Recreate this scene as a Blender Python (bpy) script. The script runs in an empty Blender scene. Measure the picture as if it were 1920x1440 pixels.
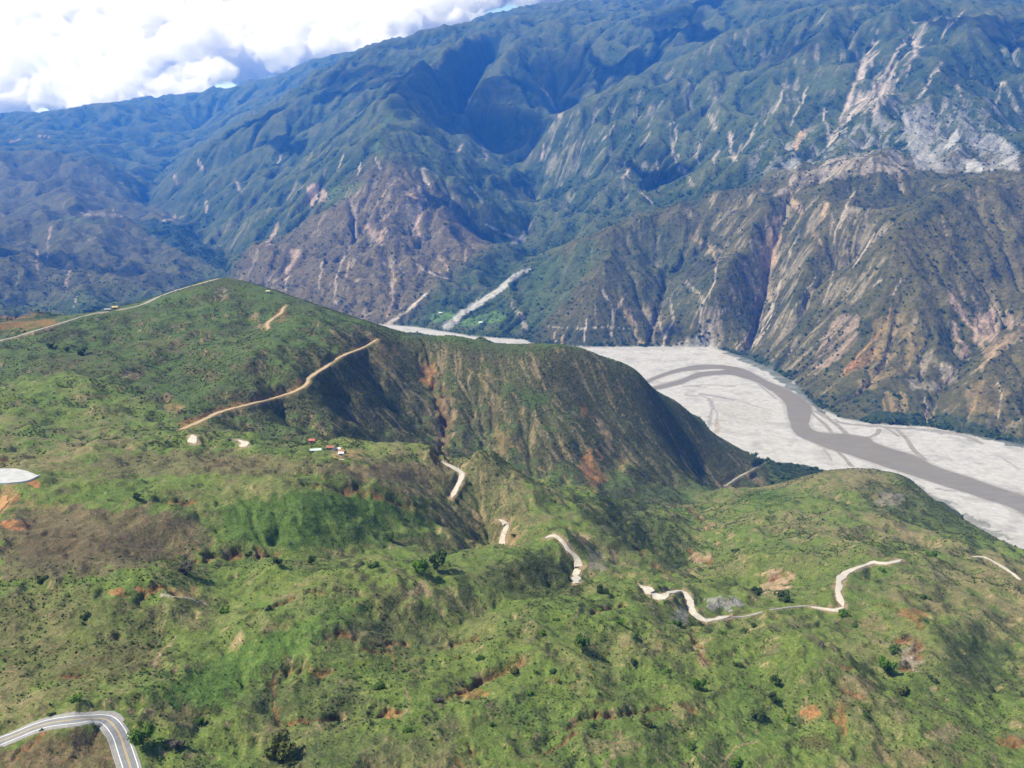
import bpy, bmesh, math, random
import numpy as np
from mathutils import Vector, Matrix

random.seed(7)
rng = np.random.default_rng(11)
scene = bpy.context.scene
COL = scene.collection

# ------------------------------------------------------------------ camera
FPX = 1598.0                      # focal length in pixels of the 1920 px wide photograph
HORIZON = 310.0                   # image row of the true horizon
PITCH = math.atan((720.0 - HORIZON) / FPX)
SP, CP = math.sin(PITCH), math.cos(PITCH)
cam_data = bpy.data.cameras.new('camera')
cam = bpy.data.objects.new('camera', cam_data)
COL.objects.link(cam)
cam_data.sensor_width = 36.0
cam_data.lens = 36.0 * FPX / 1920.0
cam_data.clip_start = 1.0
cam_data.clip_end = 200000.0
cam.location = (0, 0, 0)
cam.rotation_euler = (math.pi / 2 - PITCH, 0, 0)
scene.camera = cam

# ------------------------------------------------------------------ light
SUN_DIR = Vector((-0.60, -0.12, 0.79)).normalized()      # towards the sun
sun_data = bpy.data.lights.new('sun', 'SUN')
sun_data.energy = 4.4
sun_data.angle = math.radians(0.53)
sun_data.color = (1.0, 0.95, 0.87)
sun = bpy.data.objects.new('sun', sun_data)
COL.objects.link(sun)
sun.rotation_euler = SUN_DIR.to_track_quat('Z', 'Y').to_euler()
world = bpy.data.worlds.new('World')
scene.world = world
world.use_nodes = True
wn = world.node_tree
wn.nodes.clear()
sky = wn.nodes.new('ShaderNodeTexSky')
sky.sky_type = 'NISHITA'
sky.sun_disc = False
sky.sun_elevation = math.asin(SUN_DIR.z)
sky.sun_rotation = math.atan2(SUN_DIR.x, SUN_DIR.y)
sky.altitude = 1500
bg = wn.nodes.new('ShaderNodeBackground')
bg.inputs['Strength'].default_value = 0.10
wo = wn.nodes.new('ShaderNodeOutputWorld')
wn.links.new(sky.outputs[0], bg.inputs[0])
wn.links.new(bg.outputs[0], wo.inputs[0])
scene.view_settings.view_transform = 'Standard'
scene.view_settings.look = 'None'
scene.view_settings.gamma = 1.0
scene.view_settings.exposure = 1.0
scene.view_settings.use_curve_mapping = False
scene.cycles.use_denoising = True
scene.cycles.volume_bounces = 64
scene.cycles.max_bounces = 70
scene.cycles.diffuse_bounces = 2
scene.cycles.transparent_max_bounces = 128

# ------------------------------------------------------------------ pixel <-> place
ZR = -620.0                       # height of the river flat below the camera

def tanp(py):
    yc = (720.0 - py) / FPX
    return (-SP + yc * CP) / (CP + yc * SP)

def P(px, py, D):                 # photograph pixel at forward distance D -> place
    yc = (720.0 - py) / FPX
    c = CP + yc * SP
    return ((px - 960.0) / FPX * D / c, D, D * (-SP + yc * CP) / c)

def R(px, py, z=None):            # photograph pixel on the level z
    z = ZR if z is None else z
    D = z / tanp(py)
    x, y, _ = P(px, py, D)
    return (x, y, z)

def W(px, D, z):                  # azimuth of column px, forward distance D, height z
    return ((px - 960.0) / FPX * D / 0.99, D, z)

# ------------------------------------------------------------------ terrain grid (polar, finer close by)
TH0, TH1, DTH = math.radians(-38.5), math.radians(38.5), 0.0017
NT = int((TH1 - TH0) / DTH) + 1
U0, U1, DU = math.log(190.0), math.log(16500.0), 0.0027
NU = int((U1 - U0) / DU) + 1
us = U0 + DU * np.arange(NU)
ths = TH0 + DTH * np.arange(NT)
rr = np.exp(us)
GX = (rr[:, None] * np.sin(ths)[None, :])
GY = (rr[:, None] * np.cos(ths)[None, :])
GR = np.repeat(rr[:, None], NT, 1)

def to_grid(x, y):
    return (0.5 * np.log(x * x + y * y) - U0) / DU, (np.arctan2(x, y) - TH0) / DTH

def bil(A, x, y):
    i, j = to_grid(np.asarray(x, float), np.asarray(y, float))
    i = np.clip(i, 0, NU - 1.001); j = np.clip(j, 0, NT - 1.001)
    i0 = i.astype(int); j0 = j.astype(int); fi = i - i0; fj = j - j0
    return (A[i0, j0] * (1 - fi) + A[i0 + 1, j0] * fi) * (1 - fj) + (A[i0, j0 + 1] * (1 - fi) + A[i0 + 1, j0 + 1] * fi) * fj

def perlin(x, y, seed=0):
    xi = np.floor(x).astype(np.int64); yi = np.floor(y).astype(np.int64)
    fx = (x - xi).astype(np.float32); fy = (y - yi).astype(np.float32)
    def g(ix, iy):
        h = (ix * 374761393 + iy * 668265263 + seed * 974711) & 0x7fffffff
        h = ((h ^ (h >> 13)) * 1274126177) & 0x7fffffff
        a = ((h ^ (h >> 16)) & 1023).astype(np.float32) * np.float32(2 * math.pi / 1024)
        return np.cos(a), np.sin(a)
    u = fx * fx * fx * (fx * (fx * 6 - 15) + 10); v = fy * fy * fy * (fy * (fy * 6 - 15) + 10)
    a, b = g(xi, yi); n00 = a * fx + b * fy
    a, b = g(xi + 1, yi); n10 = a * (fx - 1) + b * fy
    a, b = g(xi, yi + 1); n01 = a * fx + b * (fy - 1)
    a, b = g(xi + 1, yi + 1); n11 = a * (fx - 1) + b * (fy - 1)
    return (n00 * (1 - u) + n10 * u) * (1 - v) + (n01 * (1 - u) + n11 * u) * v

def fbm(x, y, scale, octs, seed=0, ridged=False, gain=0.5):
    out = np.zeros(x.shape, np.float32); amp = 1.0; f = 1.0 / scale
    for k in range(octs):
        n = perlin(x * f, y * f, seed + k * 17)
        out += amp * ((1 - 2.4 * np.abs(n)) if ridged else n * 1.4)
        amp *= gain; f *= 2.03
    return out

def sstep(a, b, x):
    t = np.clip((x - a) / (b - a), 0, 1)
    return t * t * (3 - 2 * t)

def blur(A, s):
    k = int(3 * s) + 1
    w = np.exp(-0.5 * (np.arange(-k, k + 1) / s) ** 2); w /= w.sum()
    w = w.astype(A.dtype)
    B = np.pad(A, ((k, k), (0, 0)), 'edge'); o = np.zeros_like(A)
    for i, c in enumerate(w): o += c * B[i:i + A.shape[0]]
    B = np.pad(o, ((0, 0), (k, k)), 'edge'); o = np.zeros_like(A)
    for i, c in enumerate(w): o += c * B[:, i:i + A.shape[1]]
    return o

def inpoly(X, Y, poly):
    m = np.zeros(X.shape, bool)
    n = len(poly)
    for a in range(n):
        x0, y0 = poly[a][:2]; x1, y1 = poly[(a + 1) % n][:2]
        if y0 == y1: continue
        c = ((Y < y0) != (Y < y1)) & (X < (x1 - x0) * (Y - y0) / (y1 - y0) + x0)
        m ^= c
    return m

def dist_line(X, Y, pts):
    """distance to a polyline and the height along it"""
    best = np.full(X.shape, 1e9, np.float32); hz = np.zeros(X.shape, np.float32)
    for a, b in zip(pts[:-1], pts[1:]):
        dx, dy = b[0] - a[0], b[1] - a[1]
        t = np.clip(((X - a[0]) * dx + (Y - a[1]) * dy) / (dx * dx + dy * dy + 1e-9), 0, 1)
        d = np.hypot(X - a[0] - t * dx, Y - a[1] - t * dy)
        m = d < best
        best = np.where(m, d, best)
        if len(a) > 2: hz = np.where(m, a[2] + t * (b[2] - a[2]), hz)
    return best, hz

# ------------------------------------------------------------------ near ground: spot heights joined by a thin plate
FG = [P(*q) for q in [
    (-250, 1440, 258), (0, 1600, 232), (960, 1600, 250), (1920, 1600, 300), (-250, 1200, 345), (-250, 1000, 455), (-250, 800, 720), (-250, 640, 1150),
    (0, 1440, 270), (0, 1395, 283), (100, 1352, 295), (200, 1337, 300), (235, 1400, 281), (255, 1440, 270), (110, 1420, 273),
    (0, 1290, 319), (0, 1200, 352), (0, 1090, 407), (0, 1000, 466), (0, 905, 556), (60, 890, 575), (0, 840, 650), (0, 780, 765), (0, 720, 905), (0, 660, 1080),
    (400, 1440, 278), (300, 1290, 318), (300, 1200, 362), (170, 1110, 392), (300, 1080, 412), (330, 1058, 452), (300, 985, 482), (300, 900, 566), (300, 850, 655),
    (350, 1262, 333), (500, 1185, 372), (620, 1142, 395), (760, 1098, 428), (440, 1120, 420), (400, 1160, 392), (560, 1095, 420),
    (640, 1440, 288), (640, 1330, 328), (640, 1230, 364), (520, 1300, 336), (800, 1330, 330), (760, 1200, 392), (870, 1290, 352),
    (520, 1075, 428), (520, 1050, 478), (700, 1082, 438), (680, 1050, 496), (560, 960, 525), (420, 960, 515), (640, 905, 590), (520, 905, 582), (560, 990, 505),
    (300, 815, 745), (160, 850, 640), (400, 845, 690), (460, 822, 742), (540, 835, 722), (640, 846, 700), (740, 853, 705), (830, 862, 722), (880, 875, 728), (760, 910, 655), (820, 960, 632), (740, 1000, 565), (880, 1005, 640),
    (960, 1440, 298), (960, 1330, 334), (960, 1220, 380), (1000, 1160, 425), (900, 1150, 425), (1120, 1350, 334), (1130, 1250, 378),
    (1300, 1440, 316), (1300, 1330, 352), (1300, 1240, 398), (1440, 1250, 400), (1340, 1440, 320),
    (1560, 1440, 334), (1560, 1330, 366), (1520, 1235, 400), (1690, 1245, 446), (1640, 1300, 404), (1650, 1330, 372), (1640, 1190, 492), (1730, 1165, 478), (1780, 1230, 455),
    (1920, 1440, 354), (1920, 1300, 428), (1900, 1200, 520), (1900, 1100, 640), (1900, 1060, 760), (2150, 1440, 366), (2150, 1200, 540), (1800, 1240, 462), (1790, 1120, 590),
    (1060, 992, 602), (940, 1041, 540), (850, 1068, 482), (1000, 1060, 520), (945, 978, 672), (940, 1032, 642), (900, 955, 690), (862, 900, 728), (845, 868, 745), (930, 900, 715), (1000, 915, 740),
    (1045, 1003, 594), (1075, 1040, 580), (1082, 1098, 562), (1150, 1060, 610), (1200, 1080, 580), (1130, 1000, 650), (1195, 1045, 615), (1180, 960, 905), (1100, 930, 830), (1100, 960, 720),
    (1085, 1110, 482), (1180, 1118, 482), (960, 1118, 452), (1218, 1106, 520), (1270, 1108, 522), (1300, 1150, 492), (1325, 1167, 482), (1440, 1150, 507), (1520, 1138, 528), (1576, 1142, 528),
    (1566, 1112, 560), (1592, 1070, 622), (1640, 1058, 650), (1690, 1050, 674), (1460, 1092, 628), (1450, 1125, 568), (1400, 1010, 800), (1345, 1000, 885), (1335, 1058, 745), (1290, 1090, 650), (1240, 1040, 745), (1460, 1050, 652), (1455, 1034, 745), (1530, 1050, 660),
    (1560, 1000, 810), (1560, 940, 965), (1560, 885, 1150), (1420, 960, 900), (1480, 900, 1140), (1640, 903, 1150), (1695, 893, 1105), (1755, 942, 1075), (1700, 995, 850), (1840, 994, 985), (1920, 1036, 930), (2100, 1124, 860),
    (1750, 1060, 690), (1820, 1050, 730), (1910, 1085, 690),
    (420, 521, 1400), (340, 540, 1390), (280, 562, 1370), (150, 590, 1330), (0, 603, 1300), (-250, 610, 1290), (560, 560, 1400), (700, 607, 1340), (800, 630, 1300), (850, 630, 1295), (900, 643, 1290), (950, 648, 1290), (1000, 648, 1290), (1050, 651, 1298), (1100, 662, 1310), (1200, 702, 1350), (1280, 764, 1425), (1340, 813, 1490), (1400, 852, 1600),
    (340, 803, 790), (420, 775, 850), (500, 752, 890), (580, 722, 935), (640, 680, 1055), (708, 637, 1215), (500, 680, 985), (400, 720, 905), (250, 760, 815), (300, 700, 975), (150, 720, 895), (300, 640, 1130), (480, 610, 1210), (150, 650, 1110), (410, 570, 1290), (560, 640, 1110),
    (640, 835, 888), (640, 765, 990), (500, 815, 838), (520, 780, 895), (740, 780, 1090), (740, 700, 1180), (740, 850, 970), (800, 700, 1215), (830, 780, 1140), (900, 860, 1065), (830, 860, 1025), (900, 720, 1210),
    (1000, 885, 1065), (1000, 790, 1150), (1000, 700, 1235), (1100, 910, 1060), (1100, 800, 1180), (1100, 720, 1270), (1200, 865, 1185), (1200, 785, 1275), (1250, 942, 1085), (1300, 870, 1340), (1350, 917, 1330),
]] + [W(460, 800, -270), W(540, 850, -272), W(640, 820, -287), W(740, 870, -328), W(830, 920, -358), W(400, 800, -256), W(930, 920, -375), W(940, 600, -292)]
FG += [(P(x, y, D)[0] * (D + a) / D, D + a, P(x, y, D)[2] - b) for (x, y, D) in [(150, 590, 1330), (0, 603, 1300), (-250, 610, 1290), (280, 562, 1370), (420, 521, 1400), (560, 560, 1400), (700, 605, 1340), (800, 633, 1300), (900, 642, 1290), (1000, 652, 1290), (1100, 664, 1310), (1200, 702, 1350), (1280, 762, 1425), (1340, 812, 1490)] for a, b in ((70, 26), (170, 85))]
FG += [(P(x, y, D)[0] * (D + a) / D, D + a, P(x, y, D)[2] - b) for (x, y, D) in [(1560, 885, 1150), (1480, 900, 1140), (1640, 892, 1170), (1750, 935, 1080), (1840, 988, 985), (1920, 1028, 930), (2100, 1110, 860)] for a, b in ((50, 32), (130, 95))]
FG = np.array(FG)

def tps_fit_eval(pts, X, Y, lam=2e-5):
    pu = np.log(np.hypot(pts[:, 0], pts[:, 1])); pt = np.arctan2(pts[:, 0], pts[:, 1])
    n = len(pts)
    def K(du, dt):
        d2 = du * du + dt * dt
        return np.where(d2 > 1e-12, 0.5 * d2 * np.log(d2 + 1e-20), 0)
    A = np.zeros((n + 3, n + 3))
    A[:n, :n] = K(pu[:, None] - pu[None], pt[:, None] - pt[None]) + lam * np.eye(n)
    A[:n, n] = 1; A[:n, n + 1] = pu; A[:n, n + 2] = pt
    A[n:, :n] = A[:n, n:].T
    w = np.linalg.solve(A, np.concatenate([pts[:, 2], np.zeros(3)]))
    U = 0.5 * np.log(X * X + Y * Y); T = np.arctan2(X, Y)
    out = w[n] + w[n + 1] * U + w[n + 2] * T
    for k in range(n):
        d2 = (U - pu[k]) ** 2 + (T - pt[k]) ** 2
        out += w[k] * 0.5 * d2 * np.log(d2 + 1e-20)
    return out

# area that the near ground covers: everything this side of the hill crest and of the river
fg_edge = [P(-420, 610, 1330), P(0, 603, 1340), P(150, 590, 1370), P(280, 562, 1410), P(420, 521, 1440), P(560, 560, 1440), P(700, 605, 1380), P(800, 633, 1340), P(900, 642, 1330), P(1000, 652, 1330),
           P(1100, 664, 1350), P(1200, 702, 1390), P(1280, 762, 1460), P(1340, 812, 1520), P(1390, 848, 1600), P(1430, 880, 1520), P(1480, 885, 1230), P(1560, 878, 1200), P(1640, 885, 1200), P(1750, 930, 1110), P(1840, 985, 1010), P(1920, 1025, 955), P(2400, 1200, 840),
           (900, 100), (-900, 100)]
fg_mask = inpoly(GX, GY, fg_edge)

# ------------------------------------------------------------------ river flat
far_bank = [R(*q) for q in [(430, 590), (600, 600), (780, 613), (890, 631), (985, 637), (1000, 646), (1100, 651), (1200, 650), (1330, 650), (1380, 665), (1440, 688), (1490, 718), (1530, 762), (1580, 785), (1640, 795), (1740, 800), (1830, 818), (1920, 834), (2300, 920)]]
near_bank = [R(*q) for q in [(2300, 1260), (1920, 1055), (1700, 955), (1620, 905), (1560, 885), (1500, 872), (1440, 866), (1380, 850), (1335, 826), (1322, 806), (1290, 790), (1200, 760), (1090, 720), (980, 690), (880, 668), (780, 650), (600, 632), (430, 616)]]
river_poly = far_bank + near_bank
riv_mask = inpoly(GX, GY, river_poly)

# ------------------------------------------------------------------ far ground: ridge and valley lines
LINES = []
def L(*q): LINES.append([P(*p) if len(p) == 3 else p for p in q])
def LW(*q): LINES.append([W(*p) for p in q])
# left valley
LINES.append([W(430, 3650, -620), W(420, 4400, -625), P(430, 508, 5200), P(340, 437, 6300), P(275, 390, 7300), P(290, 340, 8500), P(345, 262, 10500), P(385, 234, 12000)])
# central valley and its forks
LINES.append([R(835, 616), P(990, 507, 4300), P(972, 450, 4800), P(1000, 410, 5200), P(1010, 370, 5600), P(955, 326, 6000), P(905, 290, 6500), P(850, 240, 7000), P(880, 180, 7600), P(930, 100, 8100)])
L((955, 326, 6000), (985, 270, 6500), (1045, 228, 6800), (1040, 150, 7400), (1090, 90, 7800))
L((725, 612, 3320), (805, 547, 3800), (845, 515, 4050), (900, 470, 4450))
L((805, 600, 3420), (870, 540, 3830), (930, 480, 4350))
# middle brown mountain
L((1000, 640, 3050), (1040, 560, 3500), (1060, 480, 3700), (1150, 432, 3800), (1250, 405, 3800), (1380, 370, 3700), (1480, 342, 3600), (1600, 325, 3500), (1740, 318, 3450), (1850, 325, 3400), (1960, 318, 3400), (2300, 300, 3400))
L((1900, 340, 3150), (1763, 393, 2890), (1680, 450, 2735), (1650, 560, 2520), (1590, 660, 2400), (1535, 745, 2260))
L((1700, 360, 3320), (1630, 430, 3030), (1560, 520, 2870), (1480, 620, 2690), (1440, 692, 2590))
L((1480, 400, 3430), (1440, 500, 3270), (1430, 580, 3060), (1405, 660, 2850))
L((1480, 345, 3600), (1380, 470, 3160), (1330, 560, 2985), (1290, 640, 2960))
L((1560, 335, 3520), (1530, 450, 3020), (1490, 560, 2780), (1460, 640, 2740))
L((1250, 450, 3600), (1250, 550, 3330), (1210, 645, 2960))
L((1150, 432, 3800), (1130, 530, 3260), (1095, 640, 2970))
L((2050, 480, 2860), (1930, 570, 2600), (1840, 655, 2350), (1760, 742, 2150), (1742, 800, 2010))
L((2100, 520, 2450), (1925, 612, 2290), (1840, 690, 2140), (1795, 740, 2070), (1800, 795, 1980))
L((2200, 640, 2150), (1990, 740, 2030), (1930, 820, 1880))
# grey scar ridge behind it
L((1060, 478, 3800), (1200, 402, 4050), (1290, 356, 4120), (1380, 307, 4250), (1480, 283, 4300), (1563, 258, 4350), (1630, 217, 4350), (1697, 207, 4350), (1780, 207, 4350), (1850, 228, 4300), (1930, 270, 4250), (2200, 280, 4200))
L((1300, 380, 3980), (1480, 335, 3900), (1600, 320, 3830), (1740, 312, 3800), (1900, 315, 3800))
# big right mountain
L((2300, 120, 5200), (1920, 66, 5200), (1850, 36, 5200), (1800, 38, 5250), (1740, 26, 5500), (1613, 16, 5900), (1530, 36, 6000), (1423, 72, 6100), (1330, 97, 6100), (1280, 128, 6100), (1200, 153, 6000), (1100, 212, 5900), (1040, 240, 5850), (1000, 298, 5900), (965, 323, 5980))
L((1850, 36, 5200), (1780, 110, 4900), (1690, 195, 4550))
L((1700, 72, 5400), (1640, 132, 5100), (1560, 225, 4700), (1480, 270, 4500), (1380, 322, 4430), (1250, 373, 4520), (1130, 402, 4700), (1015, 437, 4830))
L((1423, 66, 6100), (1345, 190, 5550), (1260, 295, 5050), (1180, 368, 4900))
L((1280, 128, 6100), (1185, 250, 5450), (1090, 345, 5200), (1015, 398, 5180))
L((1530, 36, 6000), (1490, 130, 5400), (1420, 235, 4900), (1340, 305, 4650))
L((1350, 120, 5900), (1310, 210, 5400), (1280, 265, 5080), (1215, 365, 4700))
L((1920, 160, 4700), (1880, 215, 4480), (1960, 235, 4420))
L((1900, 190, 4750), (1960, 120, 4900), (2050, 120, 5000))
# blue ridges behind the central valley
L((840, 50, 8700), (890, 50, 8600), (940, 46, 8500), (990, 44, 8400), (1060, 52, 8000), (1110, 54, 8000), (1190, 42, 7800), (1260, 28, 7500), (1340, 8, 7300), (1500, 0, 7300))
L((1110, 54, 8000), (1065, 105, 7500), (1000, 195, 6950), (962, 288, 6350))
L((993, 66, 7950), (930, 130, 7300), (885, 200, 6800), (867, 262, 6350))
L((1260, 28, 7500), (1190, 95, 7150), (1130, 170, 6850), (1060, 226, 6600))
L((1420, 20, 7000), (1330, 80, 6800), (1230, 130, 6700), (1110, 200, 6750))
L((900, 30, 10500), (1050, 12, 10200), (1130, -8, 10000), (1300, -35, 10000), (1500, -50, 10000))
L((1600, -30, 7400), (1700, -35, 7400), (1800, -25, 7400), (1920, -10, 7400), (2200, 0, 7400))
# brown dome and the ridges above it
L((440, 515, 4350), (520, 455, 4520), (590, 412, 4620), (640, 378, 4680), (690, 343, 4760), (740, 347, 4760), (790, 369, 4720), (850, 410, 4630), (900, 450, 4600), (955, 475, 4660))
L((740, 347, 4760), (715, 300, 5100), (705, 265, 5400), (733, 200, 6000), (770, 160, 6500), (790, 127, 6900), (850, 95, 7400), (890, 75, 7800), (940, 46, 8500))
L((707, 277, 5300), (750, 291, 5250), (827, 286, 5350), (857, 283, 5420), (920, 325, 5480), (960, 385, 5400), (985, 425, 5050))
L((800, 330, 5000), (860, 370, 4930), (930, 430, 4800))
L((283, 365, 7200), (320, 320, 7300), (377, 283, 7500), (440, 242, 7700), (500, 211, 7900), (567, 157, 8200), (640, 107, 8500), (740, 80, 8700), (840, 47, 8700))
L((590, 225, 7300), (528, 303, 6600), (480, 352, 6250), (430, 402, 6000), (365, 455, 6020))
L((640, 150, 8000), (560, 190, 7700), (497, 232, 7250), (470, 290, 6950), (400, 350, 6650), (352, 420, 6400))
L((705, 265, 5400), (620, 310, 5700), (540, 362, 5560), (480, 432, 5250), (436, 495, 5150))
L((690, 190, 6900), (650, 240, 6500), (590, 290, 6250), (500, 370, 5900))
L((560, 430, 5000), (500, 470, 4900), (450, 505, 4900))
# left mountains
L((-300, 290, 7500), (0, 301, 7500), (60, 290, 7600), (170, 296, 7600), (250, 330, 7650))
L((-300, 262, 9000), (0, 272, 9000), (130, 275, 9100), (230, 300, 9000))
L((-300, 240, 11000), (0, 238, 11000), (100, 215, 11200), (190, 196, 11500), (260, 203, 11500), (330, 217, 11800))
L((250, 190, 14000), (320, 182, 13800), (370, 172, 13500), (450, 160, 13200), (500, 148, 12800), (600, 110, 12500), (800, 60, 12500))
L((-300, 430, 5600), (0, 425, 5700), (120, 415, 5650), (200, 417, 5600), (300, 466, 5400), (400, 501, 5120))
L((120, 320, 7300), (100, 360, 6700), (170, 412, 5900))
L((-300, 400, 6300), (0, 402, 6350), (80, 402, 6300))
L((-300, 490, 4400), (0, 500, 4350), (60, 520, 4250), (110, 548, 4100))
L((200, 417, 5600), (230, 480, 5000), (215, 560, 4300))
LINES.append([W(-300, 3500, -640), W(0, 3650, -640), W(150, 3750, -630), W(430, 3650, -620)])
LINES.append([(-16000, 15000, 600), (-6000, 15500, 700), (0, 16400, 900), (8000, 14000, 900), (11000, 11500, 900)])
def build_height():
    H = tps_fit_eval(FG, GX, GY)
    con = np.full((NU, NT), np.nan)
    s = np.zeros(NU * NT); c = np.zeros(NU * NT)
    for ln in LINES + [far_bank]:
        for a, b in zip(ln[:-1], ln[1:]):
            a = np.array(a); b = np.array(b)
            ia, ja = to_grid(a[0], a[1]); ib, jb = to_grid(b[0], b[1])
            n = int(max(abs(ia - ib), abs(ja - jb)) * 2) + 2
            t = np.linspace(0, 1, n)[:, None]
            p = a * (1 - t) + b * t
            i, j = to_grid(p[:, 0], p[:, 1]); i = np.round(i).astype(int); j = np.round(j).astype(int)
            ok = (i >= 0) & (i < NU) & (j >= 0) & (j < NT)
            k = i[ok] * NT + j[ok]
            s += np.bincount(k, p[ok, 2], NU * NT); c += np.bincount(k, minlength=NU * NT)
    m = c > 0
    con.ravel()[m] = s[m] / c[m]
    con[riv_mask] = ZR
    con[fg_mask & ~riv_mask] = H[fg_mask & ~riv_mask]
    # nested relaxation of the Laplace equation
    levels = [con]
    while min(levels[-1].shape) > 24:
        A = levels[-1]
        n0, n1 = (A.shape[0] + 1) // 2, (A.shape[1] + 1) // 2
        B = np.full((n0 * 2, n1 * 2), np.nan); B[:A.shape[0], :A.shape[1]] = A
        B = B.reshape(n0, 2, n1, 2).transpose(0, 2, 1, 3).reshape(n0, n1, 4)
        cnt = np.isfinite(B).sum(2); sm = np.nansum(B, 2)
        levels.append(np.where(cnt > 0, sm / np.maximum(cnt, 1), np.nan))
    X = np.full(levels[-1].shape, np.nanmean(levels[-1]))
    for li in range(len(levels) - 1, -1, -1):
        A = levels[li]
        if X.shape != A.shape:
            X = np.repeat(np.repeat(X, 2, 0), 2, 1)[:A.shape[0], :A.shape[1]]
        m = np.isfinite(A); Av = np.where(m, A, 0)
        its = 600 if li >= 4 else (120 if li >= 2 else 36)
        wu, wt = 1 / DU ** 2, 1 / DTH ** 2
        den = 2 * (wu + wt)
        for _ in range(its):
            Xp = np.pad(X, 1, 'edge')
            Y = (wu * (Xp[2:, 1:-1] + Xp[:-2, 1:-1]) + wt * (Xp[1:-1, 2:] + Xp[1:-1, :-2])) / den
            X = np.where(m, Av, Y)
    return X

H = build_height().astype(np.float32)
far = ~fg_mask & ~riv_mask
dbank, _ = dist_line(GX, GY, far_bank)
# no relief on the river flat, little near it
wr = blur(np.where(riv_mask, 0.0, 1.0).astype(np.float32), 2.0)
wf = blur(fg_mask.astype(np.float32), 5)
H = np.where(riv_mask, H, wf * H + (1 - wf) * blur(H, 2.2)).astype(np.float32)
dbw = np.where(riv_mask, 0, dbank)
crest_a = [P(*q) for q in [(-250, 610, 1290), (0, 603, 1300), (150, 590, 1330), (280, 562, 1370), (420, 521, 1400), (560, 560, 1400), (700, 611, 1340), (800, 645, 1300), (900, 664, 1290), (1000, 669, 1290), (1100, 675, 1310), (1200, 710, 1350), (1280, 768, 1425), (1340, 817, 1490), (1400, 852, 1600)]]
crest_b = [P(*q) for q in [(1480, 900, 1140), (1560, 885, 1150), (1640, 903, 1150), (1695, 893, 1105), (1755, 942, 1075), (1840, 1004, 985), (1920, 1052, 930), (2100, 1140, 860)]]
dca = dist_line(GX, GY, crest_a)[0]; dcb = dist_line(GX, GY, crest_b)[0]
wc = np.minimum(dca / 170, dcb / 130)
wback = sstep(90, 420, np.minimum(dca, dcb))
# broad relief
wx = GX + 90 * fbm(GX, GY, 700, 3, 71); wy = GY + 90 * fbm(GX, GY, 700, 3, 72)
n1 = fbm(wx, wy, 620, 7, 3, ridged=True, gain=0.5)
n2 = fbm(GX, GY, 1500, 3, 9)
n5 = fbm(wx + 30 * n2, wy, 230, 4, 15, ridged=True)
amp = np.clip((GR - 1800) / 3500, 0, 1) * 30 + 34
H += (1 - wf) * wr * wback * sstep(0, 400, dbw) * (1.25 * amp * (n1 - 0.55 - .5 * sstep(6800, 8200, GR)) + 22 * n2 + 15 * (n5 - .5))
nf = fbm(GX, GY, 110, 4, 21)
nf2 = fbm(GX, GY, 26, 4, 33, gain=0.55)
al = .58 * GX + .81 * GY; ac = .81 * GX - .58 * GY
nf4 = fbm(al / 3.4 + 9 * nf, ac + 10 * nf2, 46, 3, 47, ridged=True)
nf6 = fbm(GX + 30 * nf, GY + 30 * nf2, 165, 3, 58, ridged=True)
nf3 = fbm(GX + 12 * nf, GY + 12 * nf2, 75, 4, 44, ridged=True)
hill_w = sstep(650, 1000, GR)
wc = .12 + .88 * sstep(.05, 1, wc)           # the skyline of the near hills stays where it was surveyed
H += wf * wr * wc * ((5.5 + 3.5 * hill_w) * nf + (0.6 + 1.3 * hill_w) * nf2 + (2.2 + 1.8 * hill_w) * (nf3 - .5) + (3.0 - .6 * hill_w) * (nf4 - .5) + (6.5 - 2 * hill_w) * (nf6 - .5))
H = H.astype(np.float32)
cell = (GR * DTH).astype(np.float32)

def slopes(Hc):
    gu = (np.gradient(Hc, axis=0) / DU / GR).astype(np.float32)
    gt = (np.gradient(Hc, axis=1) / DTH / GR).astype(np.float32)
    return gu, gt

def trace(Hc, nseed, steps, seed, weight=None):
    """visits of water drops that run down the steepest way; a drop ends in a hollow"""
    g = np.random.default_rng(seed)
    gu, gt = slopes(Hc)
    nrm = np.hypot(gu, gt) + 1e-9
    duf = (-gu / nrm * (DTH / DU)).ravel(); dtf = (-gt / nrm).ravel()
    i = g.uniform(1, NU - 2, nseed).astype(np.float32); j = g.uniform(1, NT - 2, nseed).astype(np.float32)
    F = np.zeros(NU * NT, np.float32)
    vi = np.zeros(nseed, np.float32); vj = np.zeros(nseed, np.float32)
    hp = np.full(nseed, 1e9, np.float32)
    rm = riv_mask.ravel(); hf = Hc.ravel()
    for s in range(steps):
        k = i.astype(np.int32) * NT + j.astype(np.int32)
        F += np.bincount(k, minlength=NU * NT)
        vi = 0.4 * vi + 0.6 * duf[k]; vj = 0.4 * vj + 0.6 * dtf[k]
        i = i + vi; j = j + vj
        ok = (i > 0) & (i < NU - 2) & (j > 0) & (j < NT - 2) & ~rm[k]
        if s % 4 == 3:
            h = hf[k]; ok &= h < hp + 0.02; hp = h
        if not ok.all(): i, j, vi, vj, hp = i[ok], j[ok], vi[ok], vj[ok], hp[ok]
    return F.reshape(NU, NT)

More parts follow.
